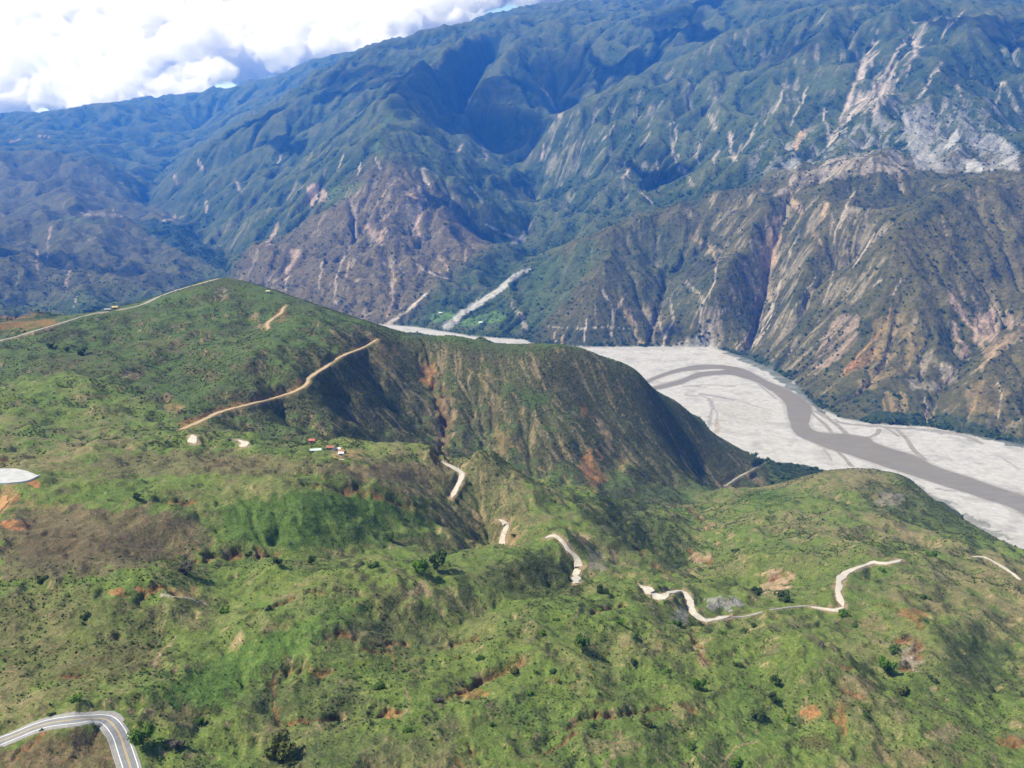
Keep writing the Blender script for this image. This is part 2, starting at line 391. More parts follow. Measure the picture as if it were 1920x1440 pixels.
for it in range(7):
    F = trace(H, 240000, 120, 100 + it)
    F = blur(F, 0.6)
    gu, gt = slopes(H)
    S = np.hypot(gu, gt)
    inc = np.minimum(np.sqrt(F), 11.0) * np.clip(S / 0.45, 0, 1.3)
    k = 0.105 * (1 - wf) + wf * (0.055 - 0.020 * hill_w)
    H = H - wr * k * cell * inc
    # hollows silt up, crumbling slopes even out
    Hb = blur(H, 1.0)
    lap = Hb - H
    H = np.where(lap > 0, H + 0.42 * lap, H + (0.06 if it > 2 else .12) * lap)
    H = np.where(riv_mask, ZR, np.maximum(H, ZR + 0.5)).astype(np.float32)
FLOW = blur(trace(H, 500000, 160, 777), 0.8)
# ------------------------------------------------------------------ photograph pixel -> place on the ground
def hit(px, py, near=None):
    xc = (px - 960.0) / FPX; yc = (720.0 - py) / FPX
    dx, dy, dz = xc, CP + yc * SP, -SP + yc * CP
    th = math.atan2(dx, dy); s = dz / math.hypot(dx, dy)
    j = min(max((th - TH0) / DTH, 0), NT - 1.001); j0 = int(j); f = j - j0
    col = (H[:, j0] * (1 - f) + H[:, j0 + 1] * f) / rr - s
    k = np.nonzero((col[:-1] < 0) & (col[1:] >= 0))[0]
    if len(k) == 0: k = np.array([int(np.argmax(col[:-1]))])
    if near is None: k = k[0]
    else: k = k[np.argmin(np.abs(rr[k] - near))]
    a, b = col[k], col[k + 1]
    t = 0.5 if b == a else min(max(-a / (b - a), 0), 1)
    r = rr[k] * (1 - t) + rr[k + 1] * t
    return np.array((r * math.sin(th), r * math.cos(th), s * r))

def spline(pts, step):
    """smooth line through points, about one point per step"""
    p = np.array(pts, float)
    out = []
    for i in range(len(p) - 1):
        p0 = p[max(i - 1, 0)]; p1 = p[i]; p2 = p[i + 1]; p3 = p[min(i + 2, len(p) - 1)]
        n = max(2, int(np.hypot(*(p2 - p1)[:2]) / step))
        for t in np.arange(n) / n:
            out.append(.5 * ((2 * p1) + (p2 - p0) * t + (2 * p0 - 5 * p1 + 4 * p2 - p3) * t * t + (3 * p1 - p0 - 3 * p2 + p3) * t ** 3))
    out.append(p[-1])
    return np.array(out)

def near_cells(pts, pad):
    """window of the grid round a line"""
    p = np.asarray(pts); i, j = to_grid(p[:, 0], p[:, 1])
    r = math.exp(U0 + DU * max(i.min(), 0)); m = pad / r
    return (slice(int(max(i.min() - m / DU - 2, 0)), int(min(i.max() + m / DU + 3, NU))), slice(int(max(j.min() - m / DTH - 2, 0)), int(min(j.max() + m / DTH + 3, NT))))

# ------------------------------------------------------------------ earth cracks and washed gullies of the near slope
CRACKS = []      # (line, width, depth)
def crack(pts, width, depth):
    q = [hit(*p) for p in pts]
    ln = spline(q, 2.0)
    ln[:, :2] += np.random.default_rng(len(CRACKS)).normal(size=(len(ln), 2)) * width * .55
    CRACKS.append((ln, width, depth))
for pts, wd, dp in [
    ([(528, 1252), (560, 1249), (592, 1252), (615, 1256)], 2.2, 2.2),
    ([(868, 1292), (900, 1275), (930, 1258), (940, 1248), (960, 1238), (985, 1226)], 2.6, 3.0), ([(815, 1310), (845, 1298), (868, 1292)], 1.8, 1.4),
    ([(1000, 1424), (1030, 1405), (1060, 1385), (1078, 1370)], 1.5, 1.3), ([(1070, 1360), (1090, 1346), (1125, 1338), (1180, 1331), (1235, 1322), (1300, 1328)], 1.8, 2.0),
    ([(628, 1340), (660, 1335), (692, 1334)], 2.0, 2.0), ([(718, 1336), (735, 1342), (752, 1334)], 2.4, 2.2), ([(540, 1352), (600, 1348), (640, 1341)], 1.4, 1.2),
    ([(845, 1212), (862, 1203), (892, 1198)], 2.4, 2.4), ([(598, 1192), (630, 1188), (660, 1196), (700, 1206), (760, 1206)], 1.8, 1.4), ([(680, 1216), (725, 1219)], 1.5, 1.2),
    ([(465, 1147), (500, 1138), (540, 1122), (600, 1106)], 2.0, 1.8), ([(196, 1112), (212, 1104), (232, 1112)], 2.2, 2.0), ([(258, 1110), (275, 1100), (300, 1096), (330, 1108)], 2.4, 2.2),
    ([(1112, 1148), (1140, 1140), (1165, 1130)], 2.4, 3.0), ([(0, 1436), (30, 1412), (60, 1390), (85, 1380)], 1.6, 1.6), ([(100, 1270), (140, 1262), (165, 1266)], 1.6, 1.2),
    ([(862, 1425), (880, 1410), (890, 1398)], 1.8, 1.4), ([(1582, 1245), (1610, 1258), (1640, 1275)], 2.0, 1.4), ([(1572, 1282), (1600, 1296), (1630, 1312)], 2.0, 1.6), ([(1650, 1132), (1690, 1140), (1715, 1158), (1745, 1165)], 2.4, 2.2),
    ([(1695, 1250), (1715, 1225), (1722, 1200), (1690, 1192)], 3.2, 2.4), ([(1880, 1390), (1905, 1395)], 2.2, 1.8), ([(1560, 1330), (1580, 1360), (1585, 1385)], 1.8, 1.4),
    ([(545, 905), (600, 909), (660, 912), (700, 915)], 2.6, 2.2), ([(285, 935), (330, 938), (370, 938)], 2.4, 1.6), ([(400, 1042), (430, 1036), (470, 1030), (520, 1036)], 2.8, 3.0), ([(330, 1050), (380, 1048), (400, 1042)], 2.2, 1.6),
    ([(1470, 1068), (1450, 1078), (1430, 1085)], 3.0, 3.5), ([(1295, 1030), (1310, 1045), (1325, 1058)], 3.0, 2.5), ([(790, 668), (800, 700), (815, 725), (828, 760), (836, 790)], 8, 4), ([(836, 790), (830, 820), (820, 850)], 6, 6),
    ([(515, 1262), (514, 1300), (516, 1350)], 1.0, .5), ([(1296, 1175), (1308, 1210), (1322, 1245)], 2.2, 1.6), ([(0, 858), (30, 858), (55, 857)], 1.8, 1.2),
    ([(700, 930), (760, 945), (830, 985), (880, 1010)], 2.0, 1.6), ([(1180, 1010), (1210, 1040), (1250, 1070)], 3.5, 3.0), ([(1330, 990), (1300, 960), (1270, 945)], 4, 4),
]: crack(pts, wd, dp)
CRK = np.zeros((NU, NT), np.float32); LIP_SHADE = np.zeros((NU, NT), np.float32)
for ci, (ln, wd, dp) in enumerate(CRACKS):
    w = near_cells(ln, wd * 6)
    lr = ln.copy(); lr[:, 2] = np.hypot(ln[:, 0], ln[:, 1])
    d, nr = dist_line(GX[w], GY[w], lr)
    c = GR[w] * DTH
    brk = sstep(-.55, .1, fbm(GX[w], GY[w], 14, 3, 61 + ci))          # the crack comes and goes
    wv = np.maximum(wd * (1 + .5 * fbm(GX[w], GY[w], 6, 2, 62)), .8)
    sd = np.where(GR[w] > nr, d / np.maximum(.40 * wv, .8 * c), d / np.maximum(1.25 * wv, 1.2 * c))   # steep scarp above, washed floor below
    cut = np.exp(-sd ** 2) * brk
    H[w] -= (1.25 * dp * cut).astype(np.float32)
    CRK[w] = np.maximum(CRK[w], cut * (GR[w] <= nr + .5 * c))
    LIP_SHADE[w] = np.maximum(LIP_SHADE[w], brk * np.exp(-(d / np.maximum(.5 * wv, .8 * c)) ** 2) * (GR[w] > nr - .3 * c))

# ------------------------------------------------------------------ roads: the ground is levelled under them
ROADS = []        # name, line, width
def road(name, pts, width, step=4.0, label=''):
    q = [hit(p[0], p[1], p[2] if len(p) > 2 else None) for p in pts]
    ln = spline(q, step)
    z = ln[:, 2]
    for _ in range(3): z[1:-1] = .25 * z[:-2] + .5 * z[1:-1] + .25 * z[2:]
    ROADS.append((name, ln, width, label))
    w = near_cells(ln, width * 4)
    d, hz = dist_line(GX[w], GY[w], ln)
    c = GR[w] * DTH
    k = sstep(width * .5 + np.maximum(width * .8, 2.0 * c), width * .5 + .6 * c, d)
    H[w] += (k * (hz - .12 - H[w])).astype(np.float32)
road('paved_road', [(-40, 1404, 288), (0, 1392, 288), (40, 1374, 292), (85, 1358, 295), (140, 1349, 298), (175, 1347, 298), (200, 1351, 297), (217, 1364, 294), (227, 1385, 288), (236, 1412, 280), (245, 1440, 272), (258, 1490, 260)], 7.4, 1.5, 'paved two lane bend with yellow centre lines and white edge lines')
road('dirt_road', [(338, 806, 790), (380, 788), (415, 772), (470, 757), (520, 745), (560, 730), (577, 718), (580, 708), (610, 688), (640, 668), (680, 652), (708, 636)], 4.8, 4, 'long tan dirt road climbing the dark green hill')
road('dirt_road', [(503, 617), (502, 606), (512, 597), (526, 588), (530, 579), (537, 573)], 4.5, 4, 'short tan dirt road near the hilltop')
road('ridge_road', [(-60, 652), (0, 639), (50, 625), (110, 607), (170, 590), (230, 580), (270, 570), (285, 562), (330, 545), (375, 532), (411, 522)], 5.0, 6, 'grey road running along the crest of the hill')
road('dirt_road', [(830, 866), (850, 877), (866, 889), (863, 903), (855, 918), (846, 934)], 4.4, 3, 'pale dirt road bend on the grassy slope below the houses')
road('dirt_road', [(936, 974, 670), (950, 980, 665), (947, 996, 655), (943, 1012, 648), (943, 1033, 638)], 4.2, 3, 'short pale dirt road vanishing behind a grassy rise')
road('dirt_road', [(1022, 1009, 600), (1040, 1002, 600), (1056, 1014), (1066, 1030), (1080, 1046), (1086, 1062), (1082, 1078), (1080, 1094)], 4.4, 3, 'white dirt road winding down the scrubby middle slope')
road('dirt_road', [(1196, 1098, 520), (1212, 1102, 520), (1222, 1114, 515), (1230, 1120, 512), (1242, 1118, 516), (1254, 1112, 522)], 5.0, 2, 'short white dirt road behind a small green rise')
road('dirt_road', [(1252, 1112, 522), (1275, 1108, 522), (1292, 1122), (1297, 1142), (1308, 1156), (1325, 1164), (1345, 1160), (1368, 1156)], 3.6, 2, 'white dirt road curling round a bare rocky knoll')
road('dirt_track', [(1368, 1156), (1390, 1158), (1420, 1150), (1460, 1141), (1505, 1137), (1522, 1138, 528)], 1.4, 3, 'faint pale track along a grassy edge')
road('dirt_road', [(1520, 1138, 528), (1545, 1142, 528), (1568, 1144, 528), (1582, 1139, 535)], 3.4, 2, 'short white dirt road beside a bright green bush')
road('dirt_road', [(1582, 1138, 535), (1574, 1120, 550), (1572, 1100, 570), (1582, 1078, 605), (1600, 1067, 625), (1625, 1060, 645), (1640, 1056, 655), (1660, 1056, 665), (1690, 1050, 674)], 3.8, 3, 'white dirt road hooking round the right green slope')
road('dirt_track', [(1818, 1043), (1850, 1047), (1875, 1060), (1900, 1076), (1914, 1088)], 2.4, 3, 'thin pale track on the right slope above the river')
road('dirt_track', [(1358, 912), (1385, 894), (1415, 878), (1445, 862)], 2.6, 5, 'pale track dropping to the river bed')
road('dirt_road', [(28, 908), (14, 928), (0, 950), (-14, 975)], 5.0, 2, 'orange dirt road below the white terrace')
road('dirt_road', [(360, 816), (366, 832)], 6.5, 2, 'short white piece of dirt road on the left behind a rise')
road('dirt_road', [(444, 825), (454, 828), (461, 838)], 6.0, 2, 'short white curve of dirt road left of the houses')
for nm, ln, wd, _ in ROADS: print(nm, [int(v) for v in ln[::max(1, len(ln) // 8), 1]])

# level ground for the terrace and the houses
PADS = []
def pad(pts, soft):
    q = np.array(pts); z = q[:, 2].mean(); c = q.mean(0)
    w = near_cells(q, soft * 3)
    m = inpoly(GX[w], GY[w], pts)
    d, _ = dist_line(GX[w], GY[w], list(q) + [q[0]])
    k = np.where(m, 1, sstep(soft, 0, d))
    H[w] += (k * (z - .1 - H[w])).astype(np.float32)
    return z
terrace_px = [(-60, 878), (0, 879), (30, 879), (52, 884), (74, 893), (50, 903), (22, 907), (-60, 908)]
tz = hit(20, 893)[2]
terrace_pts = [R(x, y, tz) for x, y in terrace_px]
pad(terrace_pts, 16)
# ------------------------------------------------------------------ where each spot of ground shows in the photograph (used to trace its scars and fields)
dep = GY * CP - H * SP
PX = 960 + FPX * GX / np.maximum(dep, 1)
PY = 720 - FPX * (GY * SP + H * CP) / np.maximum(dep, 1)
tan_up = H / GR
seen = tan_up >= np.maximum.accumulate(tan_up, axis=0) - 0.004

gu, gt = slopes(H)
SLOPE = np.hypot(gu, gt)

def lic(seed, steps=14, scale=0.0):
    """noise smeared down the slope"""
    g = np.random.default_rng(seed)
    N = g.normal(size=(NU, NT)).astype(np.float32)
    if scale: N = blur(N, scale)
    hb = blur(H, 1.6); a, b = slopes(hb)
    nrm = np.hypot(a, b) + 1e-9
    du = -a / nrm * (DTH / DU); dt = -b / nrm
    out = np.zeros_like(N)
    ii, jj = np.meshgrid(np.arange(NU, dtype=np.float32), np.arange(NT, dtype=np.float32), indexing='ij')
    for sg in (1, -1):
        i, j = ii.copy(), jj.copy()
        for s in range(steps):
            i0 = np.clip(i, 0, NU - 1).astype(np.int32); j0 = np.clip(j, 0, NT - 1).astype(np.int32)
            out += N[i0, j0]
            i += sg * du[i0, j0]; j += sg * dt[i0, j0]
    return (out - out.mean()) / out.std()
STREAK = lic(5, 12, 0.7)
STREAK2 = lic(6, 7, 0.0)

def C3(r, g, b): return np.array([r, g, b], np.float32)
ALB = np.zeros((NU, NT, 3), np.float32)
def lay(mask, col):
    global ALB
    ALB += np.clip(mask, 0, 1)[..., None] * (np.asarray(col, np.float32) - ALB)

q1 = fbm(GX, GY, 900, 5, 201); q2 = fbm(GX, GY, 260, 5, 202); q3 = fbm(GX, GY, 70, 5, 203); q4 = fbm(GX, GY, 18, 4, 204)
def pxbox(x0, y0, x1, y1, soft=25.0):
    return sstep(x0 - soft, x0 + soft, PX) * sstep(x1 + soft, x1 - soft, PX) * sstep(y0 - soft, y0 + soft, PY) * sstep(y1 + soft, y1 - soft, PY)
farw = 1 - wf
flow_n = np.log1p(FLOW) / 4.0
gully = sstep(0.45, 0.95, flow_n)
# far slopes: green woods and pasture
crest = (H - blur(H, 5)) / cell
lay(np.ones_like(H), C3(.031, .052, .016))
lay(sstep(-.1, .5, q2 + .6 * q1) * .8, C3(.062, .084, .024))
lay(sstep(.1, .6, q3 + .5 * q2) * .45, C3(.088, .086, .045))
lay(sstep(0.2, .7, -q3 - .4 * q2) * .6, C3(.022, .040, .018))
lay(sstep(.5, 2.2, crest) * .55, C3(.085, .098, .036))
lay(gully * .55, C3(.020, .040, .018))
# region of bare dry slopes: the middle mountain over the river, the brown dome, the left slopes
def wpoly(pts, soft=8): return blur(inpoly(GX, GY, pts).astype(np.float32), soft)
dry1 = wpoly([P(950, 680, 2700), P(1045, 560, 3500), P(1060, 478, 3760), P(1250, 400, 3860), P(1480, 335, 3720), P(1740, 312, 3600), P(2300, 300, 3600), P(2500, 900, 1500), (900, 2000), (700, 2300)], 5)
dry2 = wpoly([P(380, 560, 3700), P(440, 512, 4400), P(590, 405, 4700), P(690, 335, 4900), P(760, 335, 4900), P(860, 405, 4750), P(930, 480, 4350), P(830, 560, 3750), P(720, 625, 3300)], 6)
dry3 = wpoly([P(-300, 290, 7500), P(170, 292, 7600), P(280, 400, 7000), P(400, 505, 5100), P(300, 600, 3900), P(-300, 620, 3600)], 10)
grey = wpoly([P(1380, 310, 4250), P(1563, 255, 4380), P(1697, 203, 4400), P(1850, 225, 4350), P(2200, 270, 4300), P(2200, 330, 3500), P(1740, 330, 3500), P(1480, 345, 3650)], 5)
mid3 = wpoly([P(965, 323, 6000), P(1280, 120, 6200), P(1613, -10, 5950), P(1850, 10, 5300), P(2300, 100, 5300), P(2200, 260, 4350), P(1700, 200, 4450), P(1400, 300, 4300), P(1100, 420, 4650)], 6)
drym = np.clip(dry1 + .5 * dry3 + dry2, 0, 1) * farw
lay(drym * .9, C3(.082, .079, .031))
lay(drym * sstep(-.2, .5, q3 + .5 * q2) * .6, C3(.100, .090, .038))
lay(drym * sstep(.1, .7, -q2 - .5 * q3) * .6, C3(.036, .048, .019))
lay(drym * sstep(.5, 1.2, -STREAK) * .5, C3(.034, .04, .02))
lay(dry2 * farw * .5, C3(.125, .094, .052))
lay(dry3 * farw * .25, C3(.095, .082, .05))
# bare earth running down the slopes
bare = np.clip(.9 * dry1 + 1.05 * dry2 + .5 * dry3 + .6 * mid3 + 1.0 * grey + .38 * sstep(7500, 5500, GR) + .45 * wpoly([P(285, 380, 7000), P(380, 280, 7500), P(520, 300, 6800), P(690, 300, 5500), P(600, 400, 4800), P(440, 505, 5000), P(340, 450, 6000)], 8), 0, 1.3) * farw
sc = STREAK + .55 * STREAK2 + 1.1 * (q3 + q2) + 1.6 * (SLOPE - .55) + 1.1 * (flow_n - .55)
scar = sstep(1.9, 3.1, sc + .9 * STREAK2 * 0 + 1.0 * (bare - 1)) * bare
scar_col = C3(.27, .232, .165) * (1 - .0 * q1[..., None]) + np.clip(grey + .6 * mid3, 0, 1)[..., None] * C3(-.02, .02, .06)
lay(scar * .55, scar_col)
lay(grey * farw * sstep(.1, 1.2, sc) * .75, C3(.21, .205, .195))
# near ground
nearm = wf
ALB_far = ALB * (.84 - .08 * np.clip(dry1, 0, 1))[..., None]
ALB = np.zeros_like(ALB_far)
lay(np.ones_like(H), C3(.082, .113, .028))
lay(sstep(-.1, .5, q3 + .5 * q2) * .7, C3(.068, .106, .026))
lay(sstep(.0, .6, -q3 + .5 * q4) * .7, C3(.105, .112, .042))
lay(sstep(.05, .65, q2 - .4 * q1 + .45 * q4) * .75, C3(.135, .112, .060))
lay(sstep(.15, .6, q4 + .3 * q3) * .45, C3(.045, .065, .022))
lay(sstep(.55, 1.0, q4 - .5 * q3) * .4, C3(.19, .15, .085))
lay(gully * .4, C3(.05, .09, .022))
hillm = wpoly(fg_edge[:23] + [P(1430, 880, 1330), P(1250, 945, 1060), P(1000, 930, 940), P(830, 900, 830), P(640, 860, 760), P(460, 835, 760), P(330, 800, 800), P(150, 700, 920), P(-420, 690, 960)], 5)
lay(hillm * .75, C3(.050, .074, .026))
lay(hillm * sstep(-.1, .5, q3 + .4 * q4) * .6, C3(.060, .095, .030))
lay(hillm * sstep(0, .5, -q3 + .5 * q4) * .6, C3(.04, .05, .024))
lay(hillm * sstep(.5, .9, q4 - .4 * q2) * .5, C3(.13, .105, .06))
face = sstep(.38, .62, SLOPE) * wf
lay(face * .45 * (1 - hillm), C3(.062, .068, .030)); lay(face * .6 * hillm, C3(.078, .068, .038))
lay(face * sstep(.6, 1.8, STREAK + .6 * STREAK2) * .7, C3(.21, .165, .09))
ALB = ALB_far * (1 - nearm[..., None]) + ALB * (1.15 - .10 * hillm)[..., None] * nearm[..., None]
# river flat
gv = fbm(GX, GY, 60, 4, 301); gv2 = fbm(GX * .25 - GY * .18, GX * .58 + GY * .81, 9, 5, 302); gv3 = fbm(GX, GY, 9, 4, 303)
rw = blur(riv_mask.astype(np.float32), 1.0)
lay(rw, C3(.325, .315, .300)); lay(rw * sstep(.0, .7, gv) * .65, C3(.235, .225, .21)); lay(rw * sstep(.5, .9, gv3) * .35, C3(.24, .235, .20)); lay(rw * sstep(.25, .8, gv2) * .45, C3(.20, .19, .17))

print('skyline', [(int(x), int(PY[:, np.argmin(np.abs(np.tan(ths) * FPX / CP + 960 - x))][(GR[:, 0] > 3000)].min())) for x in range(0, 1921, 120)])
# ------------------------------------------------------------------ scars, slides, fields and bare patches traced from the photograph on to the ground
jx = fbm(GX, GY, 1.0, 1, 1) * 0
LG = np.log(GR)
ja = fbm(LG * 260, np.arctan2(GX, GY) * 260, 4.0, 3, 401); jb = fbm(LG * 260, np.arctan2(GX, GY) * 260, 4.0, 3, 402)
_crest = np.minimum(dca, dcb) < 60
_seen = np.nonzero((seen & ~_crest & (PX > -60) & (PX < 1980) & (PY > -40) & (PY < 1500)).ravel())[0]
sPX, sPY, sJA, sJB, sST = [a.ravel()[_seen] for a in (PX, PY, ja, jb, STREAK + .5 * STREAK2)]
ALBf = ALB.reshape(-1, 3)
def _sel(x0, y0, x1, y1):
    return np.nonzero((sPX > x0) & (sPX < x1) & (sPY > y0) & (sPY < y1))[0]
def _put(k, m, col):
    i = _seen[k]; ALBf[i] += m[:, None] * (np.asarray(col, np.float32) - ALBf[i])
def streakline(pts, w0, w1, col, s=.85, jit=.6):
    p = np.array(pts, float); W_ = max(w0, w1)
    k = _sel(p[:, 0].min() - 2 * W_, p[:, 1].min() - 2 * W_, p[:, 0].max() + 2 * W_, p[:, 1].max() + 2 * W_)
    if len(k) == 0: return
    x = sPX[k] + sJA[k] * W_ * jit; y = sPY[k] + sJB[k] * W_ * jit
    best = np.full(len(k), 1e9); tt = np.zeros(len(k)); n = len(p) - 1
    for a in range(n):
        dx, dy = p[a + 1] - p[a]
        t = np.clip(((x - p[a, 0]) * dx + (y - p[a, 1]) * dy) / (dx * dx + dy * dy + 1e-9), 0, 1)
        d = np.hypot(x - p[a, 0] - t * dx, y - p[a, 1] - t * dy)
        m = d < best; best[m] = d[m]; tt[m] = (a + t[m]) / n
    w = (w0 + (w1 - w0) * tt) * .5
    brk = (.25 + .75 * sstep(-1.1, .1, sST[k])) if W_ > 3 and p[:, 1].max() < 700 else 1.0
    _put(k, s * brk * sstep(w * 1.15, w * .45, best), col)
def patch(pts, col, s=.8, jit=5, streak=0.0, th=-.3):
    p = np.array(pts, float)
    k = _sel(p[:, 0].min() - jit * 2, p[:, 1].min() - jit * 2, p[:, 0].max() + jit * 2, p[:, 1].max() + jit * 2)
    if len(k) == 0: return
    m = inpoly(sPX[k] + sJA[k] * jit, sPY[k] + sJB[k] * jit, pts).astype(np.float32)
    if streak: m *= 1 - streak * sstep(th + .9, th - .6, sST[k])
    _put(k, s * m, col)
def spot(cx, cy, rx, ry, col, s=.8, jit=.5, streak=.3):
    a = np.linspace(0, 2 * math.pi, 14)[:-1]
    patch([(cx + rx * math.cos(t), cy + ry * math.sin(t)) for t in a], col, s, jit * min(rx, ry), streak)

PALE = C3(.30, .255, .215); GREY = C3(.28, .275, .265); TAN = C3(.29, .21, .135); PINK = C3(.29, .212, .165); ORANGE = C3(.26, .13, .055); OCHRE = C3(.19, .142, .065); WOOD = C3(.019, .038, .016); LUSH = C3(.055, .098, .022); BROWN = C3(.098, .078, .043); GRAV = C3(.33, .325, .315); DARK = C3(.026, .034, .016)
# big right mountain
for pts, w0, w1 in [([(1705, 65), (1650, 145), (1595, 215), (1555, 270)], 5, 9), ([(1640, 85), (1612, 150), (1592, 215)], 14, 10), ([(1622, 110), (1600, 170), (1575, 225)], 8, 8), ([(1728, 50), (1716, 100)], 22, 14), ([(1716, 95), (1690, 140), (1665, 175), (1637, 214)], 8, 12), ([(1680, 120), (1655, 170), (1625, 205)], 10, 8),
                    ([(1545, 200), (1550, 235), (1557, 262)], 4, 8), ([(1590, 215), (1572, 240), (1555, 268)], 8, 5), ([(1765, 122), (1748, 148), (1728, 175), (1700, 200)], 8, 3), ([(1795, 160), (1804, 185), (1816, 208)], 7, 5), ([(1880, 155), (1868, 190), (1852, 216)], 5, 4), ([(1884, 155), (1900, 190), (1918, 216)], 6, 6), ([(1806, 22), (1785, 45), (1768, 66)], 3, 3),
                    ([(1260, 220), (1258, 255), (1262, 285), (1276, 322)], 4, 7), ([(1270, 232), (1266, 262), (1262, 285)], 4, 4), ([(1324, 198), (1330, 218), (1338, 238)], 5, 9), ([(1310, 270), (1302, 290), (1308, 305)], 9, 6), ([(1345, 285), (1338, 305)], 8, 8), ([(1372, 255), (1372, 285), (1380, 305)], 9, 7), ([(1392, 270), (1380, 295)], 5, 5), ([(1470, 168), (1458, 195), (1448, 212)], 4, 5),
                    ([(1152, 232), (1140, 250), (1128, 262)], 4, 6), ([(1018, 163), (1032, 190), (1052, 223)], 3, 6), ([(1040, 280), (1032, 295), (1025, 308)], 4, 4), ([(1022, 270), (1014, 300)], 5, 7), ([(1218, 250), (1200, 275)], 3, 3), ([(1188, 300), (1170, 330)], 4, 6), ([(1420, 232), (1405, 262), (1392, 280)], 4, 5), ([(1440, 215), (1432, 238)], 5, 3), ([(1513, 165), (1500, 200), (1482, 235)], 4, 4),
                    ([(1270, 290), (1290, 330), (1300, 350)], 3, 4), ([(1230, 300), (1236, 330), (1228, 345)], 3, 3), ([(1170, 305), (1180, 335)], 3, 4), ([(1195, 355), (1225, 382)], 3, 3)]:
    streakline(pts, w0, w1, PALE, .8, .8)
patch([(1600, 175), (1660, 150), (1690, 145), (1640, 212), (1598, 214), (1575, 225)], PALE, .75, 8, .8)
patch([(1485, 272), (1497, 250), (1512, 238), (1508, 258), (1492, 282)], TAN, .8, 4)
# grey amphitheatre
patch([(1690, 215), (1712, 208), (1725, 240), (1740, 275), (1770, 312), (1722, 322), (1708, 290)], GREY * .8, .85, 5, .35)
patch([(1725, 215), (1800, 208), (1850, 235), (1912, 285), (1908, 318), (1720, 320)], GREY * .68, .7, 8, .8)
patch([(1795, 240), (1800, 262), (1775, 282), (1768, 276)], GREY * .95, .85, 3); patch([(1855, 250), (1905, 275), (1912, 318), (1850, 318), (1875, 300)], GREY * .85, .8, 5, .5); patch([(1800, 300), (1845, 305), (1840, 325), (1790, 322)], GREY * .95, .8, 4, .5)
patch([(1560, 300), (1600, 285), (1680, 300), (1700, 318), (1600, 330), (1520, 345), (1440, 372), (1490, 330)], PALE * .85, .7, 8, .8)
patch([(1465, 305), (1500, 293), (1502, 310), (1480, 320)], GREY, .7, 5, .4)
# middle mountain: its smooth dry shoulder, then its slides and runnels
SMOOTH = C3(.080, .073, .031)
patch([(1680, 455), (1763, 396), (1900, 342), (1980, 330), (1980, 640), (1930, 600), (1870, 565), (1800, 545), (1740, 600), (1680, 590), (1655, 550)], SMOOTH, .8, 8, .25)
patch([(1840, 700), (1930, 640), (1980, 640), (1980, 760), (1900, 740)], SMOOTH, .7, 8, .2)
patch([(1130, 450), (1250, 420), (1300, 440), (1340, 500), (1300, 600), (1180, 560), (1120, 520)], C3(.040, .055, .024), .5, 12, .4)
patch([(1000, 500), (1060, 480), (1100, 440), (1130, 470), (1060, 570), (1000, 620), (960, 600)], C3(.042, .066, .024), .75, 10, .2)
for pts, w0, w1, c in [([(1466, 405), (1440, 440), (1428, 480), (1432, 515), (1445, 562)], 12, 8, TAN), ([(1445, 562), (1451, 575), (1432, 600), (1428, 622)], 5, 5, PALE), ([(1500, 433), (1480, 480), (1462, 530), (1450, 575), (1438, 610), (1420, 640), (1388, 660), (1350, 668)], 3, 9, PALE), ([(1297, 443), (1328, 463), (1345, 490)], 7, 4, TAN), ([(1345, 490), (1340, 530), (1322, 562), (1310, 608)], 3, 5, PALE), ([(1285, 530), (1310, 550), (1320, 562)], 5, 4, PALE),
                       ([(1179, 582), (1190, 615), (1205, 648)], 12, 5, TAN), ([(1128, 545), (1148, 578), (1147, 630)], 5, 4, PALE), ([(1175, 550), (1155, 580), (1148, 600)], 4, 4, PALE), ([(1256, 566), (1262, 600), (1248, 630), (1244, 648)], 4, 4, PALE), ([(1232, 590), (1240, 620), (1246, 632)], 3, 4, PALE), ([(1056, 630), (1052, 650)], 6, 6, TAN), ([(1040, 625), (1042, 648)], 3, 3, TAN), ([(1100, 600), (1095, 640)], 3, 3, PALE),
                       ([(1022, 612), (1086, 616), (1140, 613), (1186, 617)], 1.6, 1.6, PALE), ([(1350, 605), (1312, 628), (1272, 645)], 4, 9, PALE), ([(1552, 388), (1530, 420), (1524, 440)], 12, 7, TAN), ([(1524, 430), (1545, 466)], 5, 4, TAN), ([(1475, 355), (1488, 372), (1502, 398)], 7, 14, TAN), ([(1600, 360), (1580, 400), (1566, 440), (1566, 490), (1558, 530), (1545, 565)], 3, 4, PALE), ([(1590, 388), (1575, 430)], 2, 3, PALE),
                       ([(1640, 440), (1615, 480), (1600, 500)], 3, 3, PALE), ([(1528, 520), (1500, 565), (1480, 590)], 4, 3, PALE), ([(1778, 546), (1800, 585), (1840, 647)], 8, 14, PINK), ([(1785, 600), (1797, 630), (1812, 662)], 5, 18, PINK), ([(1669, 580), (1662, 610), (1630, 645), (1583, 697)], 4, 6, ORANGE * 1.1), ([(1630, 540), (1650, 525)], 4, 5, PALE), ([(1690, 525), (1675, 550)], 3, 3, PALE), ([(1735, 745), (1738, 775), (1740, 800)], 3, 7, PALE), ([(1765, 400), (1775, 440)], 4, 3, TAN), ([(1920, 610), (1870, 650), (1840, 690)], 6, 9, TAN), ([(1390, 640), (1378, 660)], 3, 4, PALE), ([(1368, 575), (1330, 600)], 3, 3, PALE), ([(1410, 610), (1395, 640)], 3, 3, PALE), ([(1870, 710), (1878, 745), (1872, 790)], 3, 3, PALE)]:
    streakline(pts, w0, w1, c, .85, .6)
patch([(1424, 455), (1462, 430), (1466, 455), (1452, 500), (1430, 512)], TAN, .8, 5, .5)
